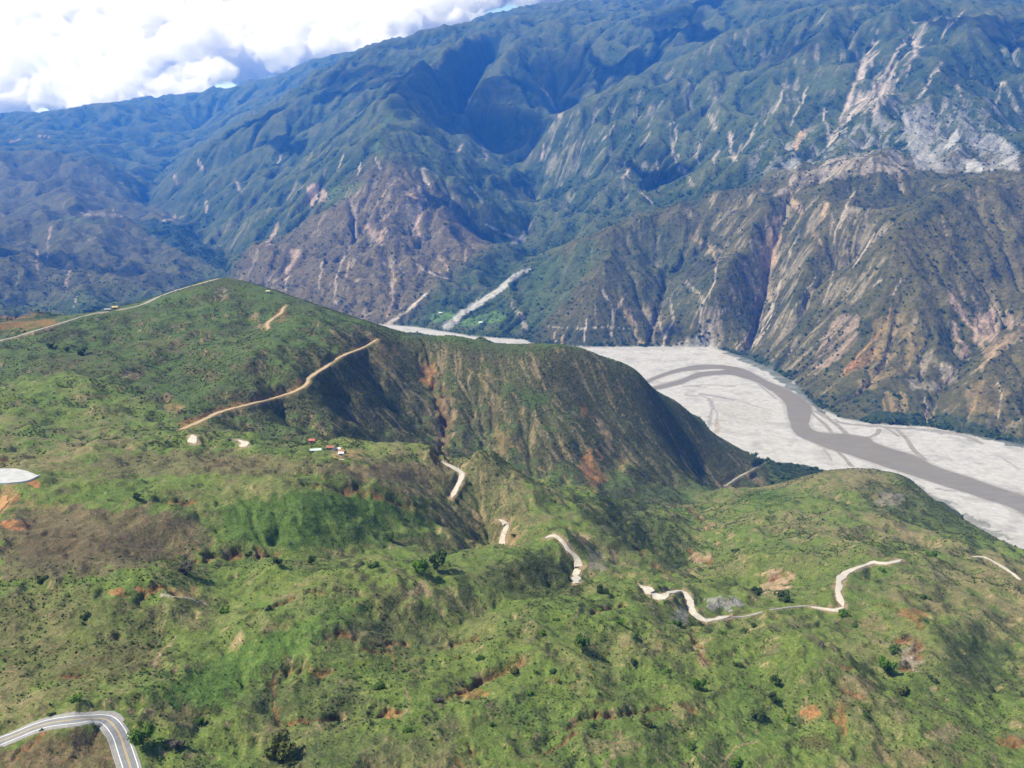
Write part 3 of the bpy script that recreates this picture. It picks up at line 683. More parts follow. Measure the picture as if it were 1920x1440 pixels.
patch([(1560, 600), (1612, 583), (1602, 650), (1548, 692), (1515, 690)], PINK * .9, .7, 6, .85); patch([(1640, 650), (1655, 668), (1590, 700), (1570, 705)], ORANGE, .6, 5, .6)
patch([(1824, 583), (1845, 590), (1863, 578), (1870, 640), (1832, 643)], PINK * 1.1, .85, 4, .4); patch([(1887, 583), (1900, 590), (1898, 620), (1884, 615)], PINK, .8, 4, .3)
patch([(1640, 600), (1690, 590), (1740, 640), (1720, 670), (1690, 705), (1640, 715), (1610, 690)], OCHRE, .55, 8, .8); patch([(1610, 712), (1650, 715), (1640, 732), (1606, 730)], OCHRE, .7, 5, .5); patch([(1662, 735), (1700, 738), (1702, 770), (1655, 768)], OCHRE * 1.1, .7, 6, .6)
patch([(1762, 676), (1792, 690), (1795, 715), (1770, 715)], PALE, .8, 5, .5); patch([(1706, 708), (1760, 720), (1765, 735), (1710, 728)], PALE, .65, 6, .6); streakline([(1732, 669), (1710, 690), (1690, 710)], 5, 4, DARK, .8); streakline([(1860, 645), (1830, 662), (1810, 672)], 7, 6, DARK, .85)
patch([(1809, 727), (1850, 705), (1890, 735), (1885, 770), (1815, 772)], OCHRE, .6, 8, .6); patch([(1840, 655), (1930, 600), (1930, 625), (1850, 680)], TAN * .9, .5, 6, .5)
patch([(1340, 652), (1400, 655), (1460, 690), (1530, 755), (1560, 790), (1520, 760), (1440, 700), (1380, 672)], WOOD, .75, 5, .2); patch([(1640, 770), (1735, 775), (1735, 797), (1620, 790)], WOOD, .75, 5, .2); patch([(1755, 765), (1850, 800), (1930, 825), (1920, 840), (1840, 820), (1750, 798)], WOOD, .75, 5, .2)
# brown dome and central slopes
patch([(575, 353), (585, 345), (597, 349), (595, 372), (582, 390)], PINK * 1.05, .9, 3, .2); patch([(602, 352), (612, 362), (618, 380), (598, 378)], PINK, .75, 4, .4)
for pts, w0, w1, c in [([(723, 405), (718, 430), (722, 458)], 14, 4, PINK), ([(690, 428), (706, 445), (722, 462)], 12, 4, PINK), ([(785, 408), (780, 432), (790, 440)], 9, 7, PINK), ([(794, 315), (797, 332), (806, 347)], 9, 7, PALE), ([(705, 296), (714, 320)], 5, 3, PALE), ([(708, 486), (739, 508), (740, 525), (734, 548), (737, 563), (724, 590)], 3, 7, TAN), ([(735, 527), (733, 548)], 6, 5, PALE), ([(557, 474), (546, 498), (535, 520)], 16, 6, PINK), ([(535, 520), (536, 545)], 4, 3, PALE),
                       ([(655, 463), (632, 510), (627, 560), (632, 575)], 5, 4, PALE), ([(655, 490), (650, 520)], 4, 3, PINK), ([(604, 490), (598, 540)], 4, 3, PALE), ([(520, 421), (510, 440), (500, 456)], 9, 6, PINK), ([(818, 480), (832, 492), (842, 506)], 4, 6, PINK), ([(875, 465), (872, 490)], 5, 4, PINK), ([(780, 495), (800, 510), (840, 522)], 3, 3, PALE), ([(760, 360), (790, 372), (812, 384)], 6, 3, TAN), ([(645, 290), (632, 320)], 4, 4, PALE), ([(676, 305), (672, 325)], 4, 4, PALE), ([(910, 420), (950, 440), (985, 452)], 3, 4, GREY), ([(993, 425), (985, 436), (962, 455)], 3, 9, GREY), ([(524, 295), (520, 305)], 5, 5, PALE), ([(850, 360), (842, 390)], 6, 5, GREY * .9), ([(880, 350), (905, 380)], 4, 4, GREY * .8), ([(872, 265), (858, 285)], 4, 5, PALE), ([(905, 270), (912, 300)], 6, 5, PINK),
                       ([(95, 424), (90, 460), (86, 498)], 5, 3, PINK), ([(71, 466), (70, 510)], 4, 3, PINK), ([(131, 507), (123, 542)], 4, 7, PINK), ([(145, 555), (138, 575)], 3, 4, PALE), ([(327, 328), (332, 345)], 5, 7, PALE), ([(372, 298), (380, 316)], 5, 9, PALE), ([(440, 340), (455, 358)], 5, 8, PALE), ([(385, 375), (388, 398)], 5, 4, PALE), ([(300, 415), (345, 405)], 7, 4, PALE), ([(208, 388), (215, 400)], 3, 3, PALE), ([(150, 400), (230, 405)], 6, 8, PALE * .8), ([(20, 268), (35, 262)], 5, 3, TAN), ([(72, 253), (90, 258)], 3, 3, TAN)]:
    streakline(pts, w0, w1, c, .8, .7)
streakline([(107, 407), (150, 413), (193, 413)], 6, 8, LUSH * 1.1, .7)
patch([(250, 412), (290, 412), (350, 425), (400, 470), (440, 495), (430, 512), (380, 490), (320, 462), (280, 440)], WOOD, .85, 6); patch([(950, 322), (1010, 318), (1035, 335), (1000, 352), (955, 345)], WOOD, .8, 5, .2); patch([(1035, 360), (1060, 352), (1058, 376), (1030, 372)], WOOD, .8, 4); patch([(960, 380), (1010, 390), (990, 420), (960, 410)], WOOD, .7, 5)
patch([(800, 590), (850, 582), (855, 598), (810, 606)], LUSH * 1.3, .85, 4); patch([(860, 605), (930, 585), (960, 592), (930, 606), (870, 612)], LUSH * 1.3, .8, 4); patch([(900, 590), (945, 586), (940, 598), (905, 600)], LUSH * 1.1, .7, 3)
streakline([(992, 504), (965, 518), (940, 540), (905, 562), (875, 582), (838, 612)], 9, 17, GREY * 1.0, .95, .25); streakline([(806, 547), (785, 562), (760, 585), (724, 609)], 4, 8, PALE * 1.1, .9, .3)
streakline([(960, 566), (972, 590), (985, 612)], 5, 14, PALE, .7, .6); patch([(620, 350), (690, 335), (680, 352), (625, 385), (600, 405)], LUSH, .5, 4, .2); streakline([(705, 270), (712, 290), (745, 292)], 8, 6, LUSH * 1.2, .6); streakline([(740, 205), (725, 225), (705, 260)], 6, 6, LUSH * 1.2, .5)
# hill
for cx, cy, rx, ry, c, s in [(803, 700, 14, 32, ORANGE * 1.05, .7), (838, 762, 12, 18, TAN * .8, .6), (942, 825, 16, 26, OCHRE, .6), (1105, 872, 18, 26, ORANGE, .6), (1118, 900, 18, 16, ORANGE, .5), (1000, 690, 14, 16, BROWN * 1.4, .6), (1095, 768, 6, 12, ORANGE, .6), (1140, 830, 10, 26, OCHRE, .6), (1165, 870, 12, 20, OCHRE, .5), (722, 660, 26, 22, OCHRE * .8, .55), (700, 690, 40, 14, BROWN, .5), (245, 704, 24, 6, TAN * .7, .7), (185, 742, 28, 4, OCHRE, .6), (330, 765, 22, 8, OCHRE, .55), (360, 795, 30, 9, ORANGE * .8, .5), (50, 605, 60, 14, ORANGE * .75, .6), (415, 545, 12, 8, PALE * .7, .5), (525, 590, 14, 12, ORANGE * .6, .5), (655, 785, 26, 8, BROWN * 1.2, .6), (360, 690, 10, 26, BROWN, .5), (290, 650, 40, 16, BROWN, .4), (100, 690, 50, 14, BROWN, .4), (200, 690, 90, 22, BROWN * .8, .3), (520, 640, 70, 18, LUSH, .35), (880, 662, 40, 10, LUSH, .4), (1000, 745, 26, 16, LUSH * .8, .4), (560, 705, 60, 12, LUSH, .45), (620, 600, 60, 10, LUSH, .35), (350, 690, 60, 30, LUSH * .8, .3)]:
    spot(cx, cy, rx, ry, c, s, .8, .6)
for pts, w0, w1, c in [([(880, 690), (930, 740), (950, 790)], 5, 7, OCHRE), ([(900, 700), (960, 720)], 3, 3, OCHRE), ([(918, 750), (925, 790), (950, 830)], 5, 8, OCHRE), ([(1120, 790), (1135, 820), (1145, 845)], 6, 10, TAN * .8), ([(1160, 850), (1175, 890)], 5, 6, OCHRE), ([(1060, 900), (1090, 920)], 5, 6, OCHRE), ([(340, 800), (415, 766), (500, 746), (578, 714)], 10, 9, ORANGE * .7), ([(600, 690), (700, 632)], 5, 5, ORANGE * .8), ([(1260, 900), (1270, 925)], 5, 5, OCHRE), ([(825, 740), (835, 770), (840, 790)], 8, 8, TAN * .7), ([(700, 740), (640, 745), (590, 735)], 6, 5, DARK)]:
    streakline(pts, w0, w1, c, .6, 1.0)
# near slope
patch([(0, 1408), (60, 1392), (100, 1378), (190, 1374), (212, 1392), (232, 1445), (0, 1445)], BROWN * 1.15, .85, 5, .2)
patch([(0, 968), (120, 950), (300, 960), (395, 985), (400, 1030), (330, 1048), (150, 1082), (0, 1085)], C3(.095, .082, .046), .8, 14)
patch([(40, 1000), (160, 985), (300, 1020), (280, 1050), (120, 1080), (30, 1060)], C3(.070, .062, .042), .6, 12, .4)
patch([(410, 950), (540, 925), (700, 930), (840, 990), (700, 1025), (520, 1030), (430, 1010)], LUSH, .7, 12)
patch([(200, 850), (420, 845), (560, 860), (820, 880), (830, 910), (600, 890), (320, 890), (180, 900)], C3(.105, .092, .050), .7, 10)
patch([(280, 1330), (360, 1260), (500, 1190), (620, 1145), (700, 1130), (600, 1200), (480, 1270), (380, 1330)], LUSH * 1.25, .7, 12)
patch([(0, 1120), (150, 1105), (320, 1140), (300, 1240), (180, 1290), (0, 1280)], C3(.085, .083, .036), .6, 18, .3)
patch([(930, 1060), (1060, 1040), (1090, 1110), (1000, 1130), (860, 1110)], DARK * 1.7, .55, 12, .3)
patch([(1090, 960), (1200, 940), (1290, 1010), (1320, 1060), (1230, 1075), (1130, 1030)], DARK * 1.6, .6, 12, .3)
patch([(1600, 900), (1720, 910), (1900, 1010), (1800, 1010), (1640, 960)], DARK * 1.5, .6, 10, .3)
for cx, cy, rx, ry, c, s in [(30, 984, 34, 8, ORANGE * 1.05, .9), (12, 940, 22, 18, ORANGE, .6), (62, 907, 13, 8, ORANGE, .85), (220, 1110, 18, 5, ORANGE, .75), (285, 1106, 28, 8, ORANGE, .75), (345, 1112, 30, 10, OCHRE, .6), (785, 1108, 26, 12, TAN * .75, .6), (665, 1188, 24, 8, TAN * .75, .6), (200, 1000, 190, 46, BROWN, .55), (110, 1030, 90, 26, BROWN * .8, .4), (750, 885, 110, 16, BROWN * 1.2, .5), (430, 870, 70, 10, BROWN * 1.2, .5), (640, 880, 60, 8, BROWN, .4), (110, 1412, 120, 30, BROWN * 1.1, .65), (1455, 1090, 30, 20, TAN * .9, .8), (1310, 1046, 22, 16, TAN * .9, .65), (1360, 1130, 34, 12, GREY * .75, .75), (1275, 1155, 16, 16, GREY * .6, .6), (1625, 1170, 40, 16, BROWN * 1.4, .6), (1712, 1152, 30, 8, ORANGE * .8, .55), (1708, 1228, 18, 30, PALE * .7, .6), (1605, 1285, 32, 24, BROWN * 1.5, .6), (1522, 1335, 18, 14, ORANGE * .95, .7), (1578, 1345, 10, 26, ORANGE * .8, .5), (1770, 1375, 40, 14, TAN * .7, .5), (1895, 1392, 24, 12, ORANGE * .7, .6), (1530, 1390, 36, 14, BROWN * .6, .6), (1720, 1420, 120, 16, BROWN * .9, .35), (1280, 1332, 24, 12, BROWN * 1.5, .5), (1150, 1400, 60, 14, TAN * .6, .4), (735, 1340, 16, 8, ORANGE, .7), (885, 1300, 36, 8, ORANGE * .9, .5), (905, 985, 26, 16, BROWN * 1.4, .5), (960, 1010, 14, 10, OCHRE, .5), (1120, 1050, 16, 26, PALE * .7, .5), (1095, 1010, 14, 8, TAN * .8, .6), (760, 925, 60, 10, BROWN * 1.5, .5), (500, 980, 140, 40, LUSH * .9, .5), (640, 940, 160, 22, LUSH, .5), (640, 850, 26, 9, OCHRE * 1.1, .7), (665, 852, 18, 10, OCHRE, .6), (70, 950, 60, 8, OCHRE, .4), (520, 1175, 30, 8, OCHRE, .4), (1500, 1280, 60, 40, LUSH * .8, .3), (1040, 1180, 120, 30, LUSH * .8, .3), (380, 1290, 110, 40, LUSH * 1.15, .45), (560, 1140, 100, 14, LUSH * 1.2, .45), (1560, 1320, 40, 12, BROWN, .4), (40, 1150, 90, 20, BROWN * .9, .35), (240, 1230, 90, 24, BROWN, .35), (565, 1315, 130, 46, C3(.045, .052, .026), .6), (715, 1190, 120, 46, C3(.048, .056, .027), .5), (730, 1115, 52, 18, C3(.07, .06, .035), .5), (1000, 1085, 100, 40, C3(.038, .05, .02), .5), (1840, 1240, 70, 60, C3(.035, .055, .02), .5), (660, 1400, 150, 30, C3(.06, .07, .034), .45), (1800, 1260, 90, 60, DARK * 1.4, .3), (1190, 930, 90, 30, DARK * 1.4, .4), (1440, 930, 60, 20, LUSH * .8, .4), (1670, 935, 30, 14, PALE * .6, .5), (1000, 1260, 80, 20, LUSH, .3), (1180, 1270, 90, 30, LUSH * 1.1, .3), (560, 1430, 120, 20, DARK * 1.6, .3), (330, 1340, 70, 26, BROWN * 1.1, .35)]:
    spot(cx, cy, rx, ry, c, min(1, s * 1.2), .9, .35)
for pts, w0, w1, c in [([(300, 1117), (345, 1120), (382, 1131)], 4, 5, PALE), ([(330, 1190), (318, 1205), (300, 1225), (288, 1245)], 4, 6, TAN * .8), ([(515, 1262), (513, 1300), (517, 1352)], 3, 4, TAN * .8), ([(735, 1214), (738, 1235), (740, 1258)], 3, 3, ORANGE), ([(1296, 1178), (1308, 1210), (1322, 1246)], 8, 16, TAN * .7), ([(1085, 1140), (1075, 1165), (1060, 1182)], 3, 3, TAN * .7), ([(940, 1262), (968, 1262), (985, 1244)], 2.5, 2, LUSH * 1.4), ([(60, 915), (62, 940), (60, 985)], 3, 3, TAN * .7), ([(760, 1290), (768, 1325), (750, 1345)], 4, 5, TAN * .7), ([(1270, 1390), (1300, 1380)], 3, 3, OCHRE), ([(1350, 1440), (1380, 1400), (1420, 1390)], 4, 4, TAN * .7), ([(1130, 1440), (1150, 1415), (1160, 1400)], 6, 10, TAN * .8), ([(1570, 1320), (1582, 1350), (1588, 1380)], 5, 5, ORANGE * .8)]:
    streakline(pts, w0, w1, c, .7, .8)
# earth shown by the cracks, then shade of their scarp walls painted dark brown
ck = (CRK * sstep(.2, .7, CRK)) * sstep(-.7, .1, q4 + .3 * ja)
ALB += (ck * .9)[..., None] * (np.where(GR[..., None] > 800, OCHRE * .7, ORANGE * .72 + (sstep(-.3, .5, q3) * .5)[..., None] * (OCHRE * .75 - ORANGE * .72)) - ALB)
lp = np.clip(LIP_SHADE * sstep(-.5, .3, q4), 0, 1) * .75
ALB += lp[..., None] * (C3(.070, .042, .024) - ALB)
# bare verges of the dirt roads
for nm, ln, wd, lb in ROADS:
    if nm == 'paved_road': continue
    w = near_cells(ln, wd * 3); d, _ = dist_line(GX[w], GY[w], ln)
    v = sstep(wd * .5 + 2.6, wd * .5 + .3, d + 1.8 * fbm(GX[w], GY[w], 7, 3, 91)) * (.35 if 'track' in nm else .75)
    ALB[w] += v[..., None] * ((OCHRE * 1.1 if 'tan' in lb or 'orange' in lb else TAN * .8) - ALB[w])
# damp lines on the gravel
for pts, w0, w1 in [([(1280, 735 - 10), (1330, 722), (1380, 724)], 3, 2), ([(1283, 740), (1320, 742), (1335, 757), (1333, 775), (1330, 795)], 4, 8), ([(1312, 738), (1380, 750), (1443, 768)], 3, 2), ([(1333, 750), (1345, 775), (1342, 800)], 3, 3), ([(1755, 916), (1810, 922)], 4, 2), ([(1545, 842), (1560, 862)], 4, 4), ([(1880, 860), (1912, 880)], 3, 3), ([(1560, 790), (1640, 800), (1740, 806), (1800, 815), (1840, 830)], 5, 7)]:
    streakline(pts, w0, w1, C3(.16, .15, .13), .7, .5)
patch([(1340, 755), (1400, 752), (1450, 772), (1440, 800), (1360, 798)], C3(.25, .245, .21), .5, 6, .6); spot(1345, 800, 6, 14, OCHRE, .5)

MAIN_PX = [(-210, 700), (-120, 664), (-60, 643), (0, 628), (90, 612), (200, 612), (300, 625), (380, 650), (470, 700), (580, 745), (660, 790), (722, 845), (726, 880), (712, 930), (718, 965), (760, 988), (830, 997), (920, 1002), (990, 1012), (1050, 1022), (1072, 1045), (1150, 1075), (1250, 1105), (1350, 1142), (1420, 1180), (1550, 1225), (1700, 1275), (1800, 1310), (1930, 1350), (2150, 1430),
        (2150, 1560), (1920, 1455), (1850, 1415), (1700, 1365), (1600, 1332), (1500, 1302), (1300, 1237), (1100, 1172), (920, 1112), (800, 1077), (720, 1042), (650, 1010), (615, 970), (600, 920), (590, 880), (578, 835), (540, 790), (480, 747), (420, 712), (330, 682), (260, 667), (150, 672), (60, 692), (0, 716), (-100, 742), (-220, 765), (-200, 745), (-100, 718), (0, 690), (90, 655), (240, 640), (200, 634), (60, 642), (-40, 657), (-120, 682), (-200, 715)]
mp_ = [R(1280 + x / 3.0, 480 + y / 3.0) for x, y in MAIN_PX]
w = near_cells(mp_, 30); dm, _ = dist_line(GX[w], GY[w], mp_ + mp_[:1])
ALB[w] += (rw[w] * sstep(13, 2, dm + 5 * gv3[w]) * .55)[..., None] * (C3(.20, .185, .165) - ALB[w])
def new_mat(name):
    m = bpy.data.materials.new(name); m.use_nodes = True
    nt = m.node_tree; b = nt.nodes['Principled BSDF']
    b.inputs['Roughness'].default_value = 1.0
    b.inputs['Specular IOR Level'].default_value = 0.1
    return m, nt, b

def grid_mesh(name, fmask, mat):
    """the faces of the terrain grid chosen by fmask, as one sheet"""
    idx = np.arange(NU * NT, dtype=np.int64).reshape(NU, NT)
    q = np.stack([idx[:-1, :-1], idx[:-1, 1:], idx[1:, 1:], idx[1:, :-1]], -1)[fmask]
    used, inv = np.unique(q.ravel(), return_inverse=True)
    co = np.stack([GX, GY, H], -1).reshape(-1, 3)[used].astype(np.float32)
    me = bpy.data.meshes.new(name)
    nq = len(q)
    me.vertices.add(len(co)); me.vertices.foreach_set('co', co.ravel())
    me.loops.add(nq * 4); me.loops.foreach_set('vertex_index', inv.astype(np.int32).ravel())
    me.polygons.add(nq); me.polygons.foreach_set('loop_start', np.arange(nq, dtype=np.int32) * 4)
    me.update()
    me.polygons.foreach_set('use_smooth', np.ones(nq, bool))
    at = me.attributes.new('soil', 'FLOAT_COLOR', 'POINT')
    c4 = np.ones((len(co), 4), np.float32); c4[:, :3] = ALB.reshape(-1, 3)[used]
    at.data.foreach_set('color', c4.ravel())
    me.materials.append(mat)
    o = bpy.data.objects.new(name, me); COL.objects.link(o)
    return o

def ground_material(name, scales, bump=0.5, tufts=None):
    m, nt, b = new_mat(name)
    N = nt.nodes; Lk = nt.links
    att = N.new('ShaderNodeAttribute'); att.attribute_name = 'soil'
    geo = N.new('ShaderNodeNewGeometry')
    col = att.outputs['Color']
    hsum = None
    for k, (s, w) in enumerate(scales):
        nz = N.new('ShaderNodeTexNoise'); nz.inputs['Scale'].default_value = 1.0 / s
        nz.inputs['Detail'].default_value = 4; nz.inputs['Roughness'].default_value = .62
        Lk.new(geo.outputs['Position'], nz.inputs['Vector'])
        mr = N.new('ShaderNodeMapRange'); mr.inputs['From Min'].default_value = .28; mr.inputs['From Max'].default_value = .72
        mr.inputs['To Min'].default_value = 1 - w; mr.inputs['To Max'].default_value = 1 + w
        Lk.new(nz.outputs['Fac'], mr.inputs['Value'])
        mx = N.new('ShaderNodeVectorMath'); mx.operation = 'SCALE'
        Lk.new(col, mx.inputs[0]); Lk.new(mr.outputs[0], mx.inputs['Scale'])
        col = mx.outputs[0]
        sc = N.new('ShaderNodeMath'); sc.operation = 'MULTIPLY'; sc.inputs[1].default_value = s * .5
        Lk.new(nz.outputs['Fac'], sc.inputs[0])
        if hsum is None: hsum = sc.outputs[0]
        else:
            ad = N.new('ShaderNodeMath'); Lk.new(hsum, ad.inputs[0]); Lk.new(sc.outputs[0], ad.inputs[1]); hsum = ad.outputs[0]
    for (ts, lo, hi, amt, tc) in (tufts or []):
        nz = N.new('ShaderNodeTexNoise'); nz.inputs['Scale'].default_value = 1.0 / ts; nz.inputs['Detail'].default_value = 5; nz.inputs['Roughness'].default_value = .65
        Lk.new(geo.outputs['Position'], nz.inputs['Vector'])
        mr = N.new('ShaderNodeMapRange'); mr.inputs['From Min'].default_value = lo; mr.inputs['From Max'].default_value = hi; mr.inputs['To Max'].default_value = amt
        Lk.new(nz.outputs['Fac'], mr.inputs['Value'])
        tn = N.new('ShaderNodeVectorMath'); tn.operation = 'MULTIPLY'; tn.inputs[1].default_value = tc; Lk.new(col, tn.inputs[0])
        mxx = N.new('ShaderNodeMix'); mxx.data_type = 'VECTOR'
        Lk.new(mr.outputs[0], mxx.inputs['Factor']); Lk.new(col, mxx.inputs[4]); Lk.new(tn.outputs[0], mxx.inputs[5]); col = mxx.outputs[1]
    bp = N.new('ShaderNodeBump'); bp.inputs['Strength'].default_value = bump; bp.inputs['Distance'].default_value = 1.0
    Lk.new(hsum, bp.inputs['Height']); Lk.new(bp.outputs[0], b.inputs['Normal'])
    Lk.new(col, b.inputs['Base Color'])
    return m

def tag(o, label=None, cat=None, group=None, kind=None):
    if label: o['label'] = label
    if cat: o['category'] = cat
    if group: o['group'] = group
    if kind: o['kind'] = kind
    return o

mat_near = ground_material('grass_slope', [(1.1, .36), (5, .20)], .7, [(2.2, .52, .64, .75, (1.5, 1.12, 1.35)), (3.1, .55, .68, .6, (.5, .6, .5)), (9, .52, .7, .6, (.62, .72, .6))])
mat_far = ground_material('mountain_slope', [(9, .34), (40, .24)], .75, [(24, .52, .64, .7, (.5, .62, .52)), (15, .56, .66, .6, (1.6, 1.35, 1.4))])
mat_gravel = ground_material('river_gravel', [(2.0, .16), (14, .14)], .3)
fc = lambda A: (A[:-1, :-1] + A[1:, :-1] + A[:-1, 1:] + A[1:, 1:]) / 4
f_riv = fc(riv_mask.astype(np.float32)) > .5
f_near = (fc(fg_mask.astype(np.float32)) > .5) & ~f_riv
f_hill = f_near & (fc(hillm) > .5)
f_fg = f_near & ~f_hill
f_far = ~f_near & ~f_riv
tag(grid_mesh('hillside', f_fg, mat_near), 'green and brown grassy foreground hillside', 'hillside', kind='structure')
tag(grid_mesh('hill', f_hill, mat_near), 'dark green hill with a dirt road along its side', 'hill', kind='structure')
tag(grid_mesh('river_bed', f_riv, mat_gravel), 'wide pale gravel river bed', 'river bed', kind='structure')
tag(grid_mesh('mountains', f_far, mat_far), 'eroded mountains beyond the river', 'mountains', kind='structure')

# ------------------------------------------------------------------ haze
def box_mesh(name, lo, hi):
    v = [(x, y, z) for z in (lo[2], hi[2]) for y in (lo[1], hi[1]) for x in (lo[0], hi[0])]
    f = [(0, 2, 3, 1), (4, 5, 7, 6), (0, 1, 5, 4), (2, 6, 7, 3), (0, 4, 6, 2), (1, 3, 7, 5)]
    me = bpy.data.meshes.new(name); me.from_pydata(v, [], f); me.update()
    o = bpy.data.objects.new(name, me); COL.objects.link(o); return o
hz = box_mesh('haze', (-13500, -400, ZR - 60), (13500, 16800, float(H.max()) + 30))
tag(hz, 'thin blue haze filling the valley', 'haze', kind='stuff')
hm = bpy.data.materials.new('haze'); hm.use_nodes = True
hn = hm.node_tree; hn.nodes.clear()
pv = hn.nodes.new('ShaderNodeVolumePrincipled'); ho = hn.nodes.new('ShaderNodeOutputMaterial')
pv.inputs['Density Attribute'].default_value = ''
pv.inputs['Color'].default_value = (.05, .25, 1.0, 1)
pv.inputs['Density'].default_value = 0.000062
pv.inputs['Absorption Color'].default_value = (.8, .8, .8, 1)
pv.inputs['Anisotropy'].default_value = 0.0
hn.links.new(pv.outputs[0], ho.inputs['Volume'])
hz.data.materials.append(hm)
# ------------------------------------------------------------------ cloud bank behind the mountains
_bm = bmesh.new(); bmesh.ops.create_icosphere(_bm, subdivisions=2, radius=1.0); _bm.verts.ensure_lookup_table()
ICO_V = np.array([t.co for t in _bm.verts]); ICO_F = np.array([[t.index for t in q.verts] for q in _bm.faces]); _bm.free()
def cloud(name, lobes, voxel, density, seed, label, wispy=False):
    L_ = np.array([q[:5] for q in lobes])
    v = ICO_V[None] * (L_[:, 3:4, None] * np.stack([np.full(len(L_), 1.15), np.ones(len(L_)), L_[:, 4]], -1)[:, None]) + L_[:, None, :3]
    f = ICO_F[None] + (np.arange(len(L_)) * len(ICO_V))[:, None, None]
    me = bpy.data.meshes.new(name)
    me.vertices.add(v.size // 3); me.vertices.foreach_set('co', v.astype(np.float32).ravel())
    me.loops.add(f.size); me.loops.foreach_set('vertex_index', f.astype(np.int32).ravel())
    me.polygons.add(f.size // 3); me.polygons.foreach_set('loop_start', np.arange(f.size // 3, dtype=np.int32) * 3); me.update()
    o = bpy.data.objects.new(name, me); COL.objects.link(o)
    md = o.modifiers.new('merge', 'REMESH'); md.mode = 'VOXEL'; md.voxel_size = voxel
    for k, (s, a) in enumerate([(voxel * 14, voxel * 5.0), (voxel * 6, voxel * 4.6), (voxel * 2.6, voxel * 2.4)]):
        tx = bpy.data.textures.new('puffs', 'CLOUDS'); tx.noise_scale = s; tx.noise_depth = 2; tx.noise_basis = 'VORONOI_F1' if k else 'BLENDER_ORIGINAL'
        d = o.modifiers.new('puff', 'DISPLACE'); d.texture = tx; d.texture_coords = 'GLOBAL'; d.strength = -a if k else a; d.mid_level = 0.4
    m = bpy.data.materials.new('cloud'); m.use_nodes = True
    n = m.node_tree; n.nodes.clear()
    v = n.nodes.new('ShaderNodeVolumePrincipled'); out = n.nodes.new('ShaderNodeOutputMaterial')
    v.inputs['Density Attribute'].default_value = ''
    v.inputs['Color'].default_value = (.972, .972, .980, 1); v.inputs['Density'].default_value = density; v.inputs['Anisotropy'].default_value = 0.0
    if wispy:
        geo = n.nodes.new('ShaderNodeNewGeometry'); nz = n.nodes.new('ShaderNodeTexNoise'); nz.inputs['Scale'].default_value = 1 / 330.0; nz.inputs['Detail'].default_value = 4; nz.inputs['Roughness'].default_value = .62
        n.links.new(geo.outputs['Position'], nz.inputs['Vector'])
        mr = n.nodes.new('ShaderNodeMapRange'); mr.inputs['From Min'].default_value = .40; mr.inputs['From Max'].default_value = .66; mr.inputs['To Min'].default_value = density * .04; mr.inputs['To Max'].default_value = density * 2.6
        n.links.new(nz.outputs['Fac'], mr.inputs['Value']); n.links.new(mr.outputs[0], v.inputs['Density'])
    n.links.new(v.outputs[0], out.inputs['Volume'])
    me.materials.append(m)
    tag(o, label, 'cloud', kind='stuff')
    return o
def lobe(px, py, D, rpx, sz=.8):
    x, y, z = P(px, py, D); return (x, y, z, rpx * D / FPX, sz)
cr = random.Random(4)
edge = [(-260, 235), (0, 218), (140, 192), (300, 172), (430, 142), (560, 98), (640, 78), (740, 62), (800, 42), (850, 8), (1050, -22)]
def edge_y(px):
    for a, b in zip(edge[:-1], edge[1:]):
        if a[0] <= px <= b[0]: return a[1] + (b[1] - a[1]) * (px - a[0]) / (b[0] - a[0])
    return 0
def heap(n, seed, D0, lean, x0, x1, up, rmin, rmax, jit):
    cr = random.Random(seed); out = []
    for k in range(n):
        px = cr.uniform(x0, x1); e = edge_y(px); r = cr.uniform(rmin, rmax)
        h = -45 + (up + 45) * cr.random()
        D = D0 + h * D0 / FPX * lean + cr.uniform(-jit, jit)
        cy = e - r * .5 - h
        out.append(lobe(px, cy, D, r, .8))
        for q in range(7):                      # smaller heads on the big ones
            a = cr.uniform(0, 6.283); b = cr.uniform(.45, .95); rs = r * cr.uniform(.22, .5)
            out.append(lobe(px + math.cos(a) * r * b, cy - abs(math.sin(a)) * r * .75 * b * (1 if cr.random() < .8 else -.5), D - cr.uniform(.1, .8) * r * D / FPX, rs, .85))
    return out
cloud('cloud_bank', heap(300, 4, 17400, 1.0, -250, 1035, 330, 16, 46, 250), 62.0, 0.0035, 3, 'white heaped cloud bank hiding the far skyline', True)
cloud('cloud_layer', heap(110, 9, 23500, 1.3, -350, 1090, 350, 60, 100, 400), 200.0, 0.006, 5, 'smoother pale cloud layer behind the heaped bank')
